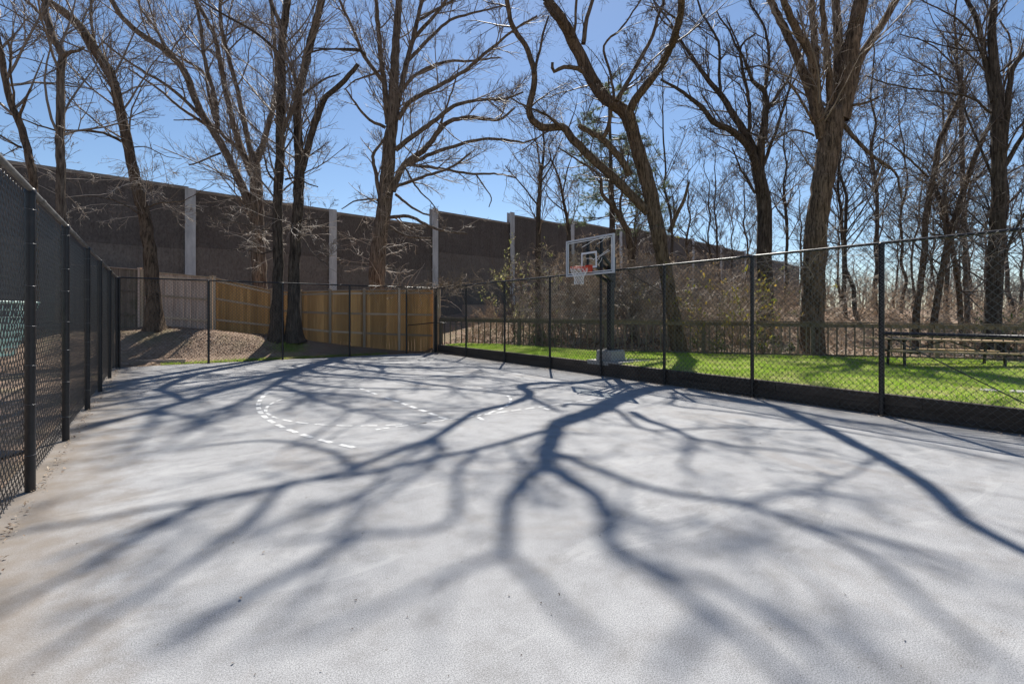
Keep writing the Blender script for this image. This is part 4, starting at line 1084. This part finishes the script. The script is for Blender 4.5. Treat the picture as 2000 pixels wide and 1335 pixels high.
# --- the thick multi-stemmed trunk
t = Tree()
t.limb(*TR('C', [(742, 1560), (748, 1400), (755, 1180), (765, 1000), (785, 850), (812, 700), (832, 560), (842, 470)], 19.8, [122, 118, 114, 110, 106, 110, 118, 96]), sprout=.5, t0=.1, wob=.02)
for pts, de, w, ex in (([(790, 600), (765, 420), (740, 240), (670, 110), (620, -10), (580, -120)], 18.6, (56, 26), 6), ([(785, 560), (722, 350), (660, 200), (600, 70), (560, -10), (520, -100)], 20.6, (50, 26), 6), ([(775, 480), (760, 200), (745, 0), (740, -120)], 21.3, (40, 24), 6),
        ([(828, 480), (820, 300), (800, 120), (790, -20), (785, -120)], 18.8, (36, 22), 6), ([(848, 470), (862, 220), (850, 0), (845, -120)], 20.8, (54, 34), 6), ([(865, 520), (910, 250), (940, 100), (965, -20), (985, -120)], 19.4, (92, 60), 6),
        ([(885, 520), (950, 270), (1030, 140), (1115, 0), (1180, -110)], 20, (54, 30), 6), ([(890, 460), (970, 450), (1042, 420)], 19, (18, 10), 0), ([(885, 540), (960, 630), (1030, 690), (1110, 750), (1136, 862)], 18.6, (24, 9), 0),
        ([(755, 590), (740, 580), (660, 565), (585, 605)], 19, (12, 6), 0), ([(765, 545), (740, 505), (690, 420), (640, 350)], 19, (17, 8), 0), ([(1030, 690), (1080, 735), (1170, 728)], 18.8, (10, 5), 0)):
    LB('C', pts, (19.8, de), w)
    if ex: t.extend(ex, 3, .4)
t.sprouts(.9, n2=6, n3=4.5, n4=2)
t.hair(40, (.2, .8), -.05, which=[0]); t.hair(16, (.3, .9), .02, r=.006, which=[0])
t.low(18, .1, .5)
t.build('bare_tree', 'thickest bare tree, broad trunk splitting into many upright stems', 'bark_tulip', 'twig', flare=.35, sides=18)
# --- right-hand trees
t = Tree()
t.limb(*TR('C', [(1195, 1520), (1205, 1335), (1230, 1150), (1250, 900), (1280, 750), (1310, 600), (1370, 470), (1402, 380), (1380, 300), (1375, 200)], 22.5, [42, 36, 34, 33, 33, 31, 28, 22, 17, 12]), t0=.25); t.extend(2, 2)
for pts, de, w in (([(1255, 770), (1180, 700), (1110, 640), (1040, 600)], 21.3, (14, 6)), ([(1275, 790), (1330, 950), (1370, 1150), (1392, 1340), (1400, 1500)], 23.4, (24, 32)), ([(1400, 400), (1300, 330), (1200, 330), (1060, 300)], 21.6, (10, 4)), ([(1380, 300), (1300, 220), (1200, 160)], 23, (10, 4)), ([(1395, 380), (1440, 300), (1520, 180)], 23, (12, 5))):
    LB('C', pts, (22.5, de), w)
t.sprouts(1.5, n2=6, n3=5, n4=2)
t.low(8, .2, .5)
t.build('bare_tree', 'crooked bare tree leaning right, just right of the terminal post', 'bark_brown', 'twig_dark')
t = Tree()
t.limb(*TR('C', [(1265, 1520), (1285, 1335), (1330, 1100), (1370, 950), (1420, 780), (1480, 620), (1530, 520), (1580, 380)], 22, [42, 38, 36, 36, 34, 28, 21, 14]), t0=.25); t.extend(3, 2)
LB('C', [(1415, 800), (1480, 760), (1540, 640)], (22, 21.2), (12, 6)); LB('C', [(1340, 1040), (1300, 1020), (1260, 1018)], (22, 21.4), (14, 9), sprout=.3); LB('C', [(1370, 960), (1310, 860), (1240, 720)], (22, 23), (12, 6))
t.sprouts(1.4, n2=6, n3=5, n4=2)
t.low(8, .2, .5)
t.build('bare_tree', 'slanting reddish bare trunk rising to the right, beside the crooked tree', 'bark_brown', 'twig_dark')
t = Tree()
t.limb(*TR('C', [(1425, 1520), (1420, 1300), (1410, 1000), (1400, 700), (1396, 520), (1390, 380)], 24.5, [34, 30, 28, 26, 22, 15]), t0=.2); t.extend(3, 3)
t.sprouts(1.5, n2=6, n3=5, n4=2)
t.build('bare_tree', 'slim straight bare tree left of the thick right-edge trunk', 'bark_grey', 'twig_dark')
t = Tree()
t.limb(*TR('C', [(1525, 1540), (1535, 1335), (1548, 1080), (1562, 850), (1556, 650), (1552, 450), (1540, 300), (1530, 150), (1540, 0), (1545, -120)], 20.5, [98, 88, 82, 78, 76, 66, 54, 44, 36, 30]), t0=.2); t.extend(5, 3)
for pts, de, w, ex in (([(1575, 700), (1600, 450), (1620, 300), (1690, 200), (1760, 60)], 19.6, (40, 18), 4), ([(1535, 440), (1500, 250), (1470, 100), (1420, 0), (1370, -90)], 21.4, (36, 18), 4), ([(1525, 490), (1430, 420), (1300, 400), (1100, 370), (985, 330)], 19.2, (16, 5), 0), ([(1530, 760), (1460, 600), (1410, 470), (1380, 380)], 21.5, (16, 7), 0),
        ([(1585, 720), (1680, 560), (1760, 420)], 20, (30, 14), 3), ([(1500, 260), (1430, 130), (1340, 60), (1220, 0)], 20.2, (14, 6), 0), ([(1490, 220), (1400, 215), (1290, 190), (1130, 150)], 22, (12, 5), 0), ([(1545, 330), (1640, 250), (1700, 230)], 21.5, (14, 7), 0), ([(1570, 1150), (1630, 1000), (1700, 880)], 19.6, (20, 10), 1)):
    LB('C', pts, (20.5, de), w)
    if ex: t.extend(ex, 2)
t.sprouts(1.1, n2=6, n3=5, n4=2)
t.low(14, .15, .5)
t.build('bare_tree', 'tall thick bare tree by the right edge behind the picnic table', 'bark_dark', 'twig_dark', flare=.2, sides=16)
# --- slender trees before the noise barrier
t = Tree()
t.limb(*TR('B', [(1005, 1420), (1004, 1200), (1005, 960), (1010, 830), (1018, 740), (1030, 640), (1020, 520)], 29, [30, 27, 24, 20, 15, 10, 6]), t0=.4)
for pts in ([(1012, 800), (1060, 720), (1110, 600)], [(1008, 900), (930, 800), (860, 720)], [(1020, 740), (1060, 690), (1050, 640), (1100, 560)], [(1018, 740), (1000, 640), (985, 540)]): LB('B', pts, (29, 28.4), (9, 4))
t.sprouts(1.6, n2=5, n3=4, n4=2); t.build('bare_tree', 'slender bare tree standing left of the backboard, before the barrier', 'bark_far', 'twig')
t = Tree()
t.limb(*TR('B', [(1142, 1420), (1140, 1120), (1135, 1000), (1115, 880), (1095, 780), (1060, 690)], 30, [26, 22, 18, 14, 10, 6]), t0=.4)
for pts in ([(1122, 920), (1060, 870), (1030, 820)], [(1110, 860), (1125, 760), (1150, 680)]): LB('B', pts, (30, 29.4), (8, 4))
t.sprouts(1.6, n2=5, n3=4, n4=2); t.build('bare_tree', 'thin crooked bare tree rising just behind the backboard', 'bark_far', 'twig')
t = Tree()
t.limb(*TR('B', [(1420, 1500), (1415, 1250), (1400, 1050), (1380, 980), (1330, 900), (1280, 840), (1270, 760), (1180, 700), (1090, 640)], 26, [40, 36, 32, 28, 22, 18, 14, 9, 5]), t0=.3)
LB('B', [(1370, 980), (1330, 860), (1310, 780)], (26, 26.5), (10, 5)); LB('B', [(1385, 990), (1360, 900), (1380, 780), (1400, 650)], (26, 27), (16, 7))
t.sprouts(1.5, n2=5, n3=4, n4=2); t.build('bare_tree', 'small twisted bare tree leaning left behind the backboard top', 'bark_brown', 'twig_dark')

# --- background wood: slender trunks, four kinds copied
protos = []
for k in range(5):
    t = Tree(); H = 13 + k * 1.1; K = 14
    z = np.linspace(0, H, K); x = np.cumsum(rng.normal(0, .13, K)); y = np.cumsum(rng.normal(0, .13, K))
    t.limb(np.column_stack([x - x[0], y - y[0], z]), np.interp(z, [0, H], [.11 + .03 * (k % 3), .02]), .5, sprout=.5, t0=.25)
    for j in range(9 + k):
        P, Rr, _, _ = t.limbs[0]; i = rng.integers(int(len(P) * .3), len(P) - 2); a = rng.uniform(0, 6.28)
        Q, q = grow(P[i:i + 1], np.array([[math.cos(a) * .75, math.sin(a) * .75, .8]]), np.array([rng.uniform(1.8, 4.5)]), np.array([Rr[i] * .5]), 9, .14, .05, .25, .012)
        t.limbs.append((Q[0], q[0], 1.0, 0.1))
    t.sprouts(1.1, n2=5, n3=4, n4=2, rmin=.008)
    protos.append(t.build('slender_tree', 'x', 'bark_far', 'twig_dark'))
spots = []
for u, D in ((1382, 33), (1412, 36), (1345, 40), (1455, 38), (1536, 31), (1652, 29), (1684, 27), (1712, 31), (1760, 33), (1850, 31), (1905, 36), (1975, 30), (2050, 32), (1500, 42), (1610, 44), (1700, 46), (1780, 48), (1830, 44), (1870, 50), (1930, 45), (1990, 48), (2080, 40), (1310, 34), (1290, 38), (1235, 40), (1640, 52), (1745, 55), (1815, 58), (1955, 56), (1420, 50), (1480, 54), (1560, 56)):
    spots.append((u, D))
ORD = ['first', 'second', 'third', 'fourth', 'fifth', 'sixth', 'seventh', 'eighth', 'ninth', 'tenth', 'eleventh', 'twelfth', 'thirteenth', 'fourteenth', 'fifteenth', 'sixteenth', 'seventeenth', 'eighteenth', 'nineteenth', 'twentieth'] + ['twenty-' + s for s in ('first', 'second', 'third', 'fourth', 'fifth', 'sixth', 'seventh', 'eighth', 'ninth')]
for i, (u, D) in enumerate(spots):
    p = CW((u - 1000) / FPX * D, D, 0); z = float(ground_z(p[0], p[1]))
    o = protos[i] if i < 5 else copy_tree(protos[rng.integers(0, 5)])
    s_ = rng.uniform(.75, 1.15); o.location = (p[0], p[1], z - .1); o.rotation_euler = (rng.normal(0, .03), rng.normal(0, .03), rng.uniform(0, 6.28)); o.scale = (s_, s_, s_ * rng.uniform(.9, 1.1))
    far = D > 40
    od = ORD[sum(1 for a, d in spots if (d > 40) == far and a < u)]
    tag(o, ('slender bare tree far back in the wood, %s from the left of the far ones' if far else 'slender bare tree in the nearer wood behind the railing, %s from the left') % od, 'tree', 'far slender trees' if far else 'slender trees in the wood')

# --- distant wood on the skyline: one soft mass of twigs
def far_wood(n, u0, u1, D0, D1, h0, h1):
    u = rng.uniform(u0, u1, n); D = rng.uniform(D0, D1, n); xc = (u - 1000) / FPX * D
    P0 = np.column_stack([SY * D + CY * xc, CY * D - SY * xc, np.zeros(n)]); P0[:, 2] = ground_z(P0[:, 0], P0[:, 1])
    return grow(P0, np.tile([0, 0, 1.], (n, 1)) + rng.normal(0, .12, (n, 3)), rng.uniform(h0, h1, n), rng.uniform(.03, .08, n), 7, .10, .05, .2, .012)
Pm, Rm = far_wood(900, 1150, 2350, 55, 95, 3, 8)
x = offshoots(Pm, Rm, 6, .6, 2.6, .7, .4, .6, .03, .2); P2, R2 = grow(x[0], x[1], x[2], np.maximum(x[3], .014), 4, .2, .04, .5, .012)
x = offshoots(P2, R2, 3, .4, 1.2, .7, .5, .7, .02, .1); P3, R3 = grow(x[0], x[1], x[2], np.full(len(x[0]), .012), 3, .2, .02, .7, .01)
Vs, Fs, n = [], [], 0
for P, q in ((Pm, Rm), (P2, R2), (P3, R3)):
    V, F = tubes(P, q, 3); Vs.append(V); Fs.append(F + n); n += len(V)
tag(link('far_wood', mesh_np('far_wood', np.concatenate(Vs), np.concatenate(Fs), M['twig'], True)), 'far-off mass of bare brush along the skyline on the right', 'wood', kind='stuff')

# ------------------------------------------------------------------ shrubs, brambles and the evergreen
def leaves_on(tips, size, frac):
    P = tips.reshape(-1, 3); P = P[rng.uniform(0, 1, len(P)) < frac]
    P = P + rng.normal(0, .03, P.shape)
    return flakes(P, size, .9)
def shrub(name, label, stems, H, spread, dens, n2, n3, n4, twig, leaf=None, lsize=.03, lfrac=.3, droop=-.02, r=.014, wob=.14):
    t = Tree(); a = rng.uniform(0, 6.28, stems)
    D = np.column_stack([np.cos(a) * spread, np.sin(a) * spread, np.ones(stems)]); P0 = np.column_stack([np.cos(a) * .25 * spread, np.sin(a) * .25 * spread, np.zeros(stems)])
    P, Rr = grow(P0, D, H * rng.uniform(.6, 1.15, stems), np.full(stems, r), 9, wob, droop, .35, .006)
    for i in range(stems): t.limbs.append((P[i], Rr[i], 1.0, .1))
    t.sprouts(dens, (.3, 1.3), n2, n3, n4, .8, .15, .005, droop)
    root = thing(name, label, 'shrub')
    Vs, Fs, n = [], [], 0
    V, F = tubes(P, Rr, 5); link('stems', mesh_np('stems', V, F, M[twig], True), root)['kind'] = 'stuff'
    for P, q, S in t.segs:
        V, F = tubes(P, q, 3); Vs.append(V); Fs.append(F + n); n += len(V)
    link('twigs', mesh_np('twigs', np.concatenate(Vs), np.concatenate(Fs), M[twig], True), root)['kind'] = 'stuff'
    if leaf:
        V, F = leaves_on(t.tips, lsize, lfrac); o = link('leaves', mesh_np('leaves', V, F, M[leaf]), root); o['kind'] = 'stuff'
    return root
def place(proto, spots, labels, group):
    first = True
    for i, (u, D, s_) in enumerate(spots):
        p = CW((u - 1000) / FPX * D, D, 0); o = proto if first else copy_tree(proto); first = False
        o.location = (p[0], p[1], float(ground_z(p[0], p[1])) - .05); o.rotation_euler = (0, 0, rng.uniform(0, 6.28)); o.scale = (s_,) * 3
        tag(o, labels % ORD[sum(1 for a in spots if a[0] < u)] if isinstance(labels, str) else labels[i], None, group)
b1 = shrub('bramble', 'x', 24, 2.0, .9, 2.0, 4, 3, 0, 'twig_brown', 'dead_leaf', .03, .12)
place(b1, [(930, 27, 1), (985, 29, 1.1), (1045, 27, .9), (1365, 24, .9), (1452, 23.5, .9), (1532, 24, 1), (1642, 22.5, 1), (1722, 23, .9), (1803, 22.5, .9), (1882, 22, .8), (1977, 22.5, 1), (2022, 23, 1.1), (1500, 28, 1.2), (1580, 29, 1.2), (1660, 28, 1.3), (1730, 30, 1.3), (1800, 28, 1.4), (1870, 30, 1.4), (1950, 28, 1.4), (2010, 30, 1.4)], 'pale tangled bramble low behind the timber railing, %s from the left', 'brambles behind the railing')
b2 = shrub('thicket', 'x', 20, 4.8, .45, 2.0, 4, 3.0, 1.0, 'twig_brown', 'dead_leaf', .04, .25, -.035, .018)
TH = 'tall brown thicket of dead vines behind the hoop, %s from the left'
place(b2, ((1098, 27.5, .95), (1140, 26.5, .95), (1185, 27, 1.0), (1226, 26.5, 1.05), (1268, 25.5, .9), (1352, 28, .8), (1430, 28, .8)), TH, 'thicket behind the hoop')
b2b = shrub('vine_tangle', 'x', 16, 3.6, .5, 2.4, 4, 3, .6, 'twig_pale', 'dead_leaf', .04, .3, -.05, .014)
place(b2b, ((1072, 26, .9), (1122, 24.6, .95), (1168, 25, 1.0), (1212, 24.4, 1.0), (1256, 24.2, 1.0), (1378, 25, .8), (1432, 24.5, .8)), 'pale dry vine tangle before the brown thickets, %s from the left', 'pale vine tangles')
b3 = shrub('budding_shrub', 'x', 12, 3.8, .35, 1.6, 3, 2.5, 0, 'twig_dark', 'bud_leaf', .045, .35)
place(b3, ((1010, 27.5, 1.35), (1052, 27, 1.2)), ('budding shrub with pale new leaves before a galvanised post', 'budding shrub with pale new leaves just left of the backboard'), 'budding shrubs')
b4 = shrub('yellow_shrub', 'x', 10, 4.6, .4, 1.5, 3, 2.5, 0, 'vine', 'yellow_leaf', .055, .2)
place(b4, ((1430, 20.3, 1.0), (1490, 20.6, .9), (1345, 20.6, .75)), ('leafy yellow green climber left of the fence post before the dense tree', 'leafy yellow orange climber on the trunk of the dense tree', 'leafy yellow green climber beside the vine-hung trunk'), 'leafy climbers')
b5 = shrub('ivy_clump', 'x', 26, 1.1, .9, 3, 4, 3, 0, 'twig', 'ivy_leaf', .04, .55)
place(b5, ((1072, 23.5, 1.1), (1395, 20.6, .9), (1500, 20.0, .8), (1985, 22, 1.4), (2030, 23, 1.6)), ('green ivy clump behind the railing left of the hoop pole', 'green ivy clump behind the railing left of the dense tree', 'green ivy clump at the foot of the thickest trunk', 'green ivy clump behind the picnic table', 'green ivy clump at the right edge'), 'ivy clumps')

# evergreen
p = CW((1192 - 1000) / FPX * 36, 36, 0); pz = float(ground_z(p[0], p[1]))
t = Tree(); t.limb(np.array([[p[0], p[1], pz], [p[0] + .2, p[1], 8], [p[0], p[1] + .2, 19]]), [.3, .22, .05], .6, sprout=0)
tuft = []
for z in np.arange(8.5, 19, .42):
    for j in range(3):
        a = rng.uniform(0, 6.28); L = (1.0 - (z - 8.5) / 13) * rng.uniform(3.4, 5.4)
        Q, q = grow(np.array([[p[0] + .1, p[1] + .1, z]]), np.array([[math.cos(a), math.sin(a), .05]]), np.array([L]), np.array([.045]), 8, .1, .01, .3, .01); t.segs.append((Q, q, 4))
        x = offshoots(Q, q, int(L * 5), .3, 1.1, .8, .3, .6, .015, .1, .3); Q2, q2 = grow(x[0], x[1], x[2], np.full(len(x[0]), .012), 4, .12, .05, .6, .008); t.segs.append((Q2, q2, 3)); tuft.append(Q2[:, 1:].reshape(-1, 3))
ev = t.build('evergreen_tree', 'dark green pine rising behind the vine-hung tree', 'bark_far', 'twig_dark')
T_ = np.concatenate(tuft); T_ = np.repeat(T_, 17, 0); n = len(T_); d = unit(rng.normal(0, 1, (n, 3)) + [0, 0, .35]); e = unit(np.cross(d, rng.normal(0, 1, (n, 3)))) * .012
V = np.stack([T_ - e, T_ + e, T_ + d * rng.uniform(.12, .26, (n, 1))], 1).reshape(-1, 3) - np.array(ev.location)
o = link('needles', mesh_np('needles', V, np.arange(n * 3).reshape(-1, 3), M['needle']), ev); o['kind'] = 'stuff'

# dead vines along the fence tops at the far corner
mv = thing('dead_vine', 'dry brown vines tangled on top of the fences at the far corner', 'vine', (XB, YB, FH))
n = 170; tt = np.abs(rng.normal(0, 1.9, n)); onb = rng.uniform(0, 1, n) < .3
P0 = np.where(onb[:, None], np.column_stack([-tt * .8, np.zeros(n), rng.normal(.03, .05, n)]), np.column_stack([dr[0] * tt * 1.3, dr[1] * tt * 1.3, rng.normal(.03, .05, n)]))
P, q = grow(P0, rng.normal(0, .5, (n, 3)) + np.array([0, -.6, .25]), rng.uniform(.4, 1.5, n), rng.uniform(.006, .012, n), 8, .28, -.1, .5, .003)
V, F = tubes(P, q, 4); link('stems', mesh_np('stems', V, F, M['vine'], True), mv)['kind'] = 'stuff'
x = offshoots(P, q, 4, .1, .5, .9, .3, .7, .005, 0); P, q = grow(x[0], x[1], x[2], np.full(len(x[0]), .0035), 4, .3, -.05, .6, .002)
V, F = tubes(P, q, 3); link('tendrils', mesh_np('tendrils', V, F, M['vine'], True), mv)['kind'] = 'stuff'
# arching canes leaning over the board fence
ac = thing('arching_canes', 'pale arching canes leaning over the board fence near the corner', 'plant', tuple(PX(800, 600, 25.2)))
n = 26; P0 = np.column_stack([rng.uniform(-1.6, 1.2, n), rng.uniform(-.2, .5, n), rng.uniform(-1.2, .3, n)])
P, q = grow(P0, np.column_stack([rng.normal(-.2, .6, n), rng.normal(-.2, .3, n), np.ones(n) * 1.1]), rng.uniform(1.4, 3.2, n), np.full(n, .011), 10, .09, -.17, .5, .005)
V, F = tubes(P, q, 5); link('canes', mesh_np('canes', V, F, M['twig_pale'], True), ac)
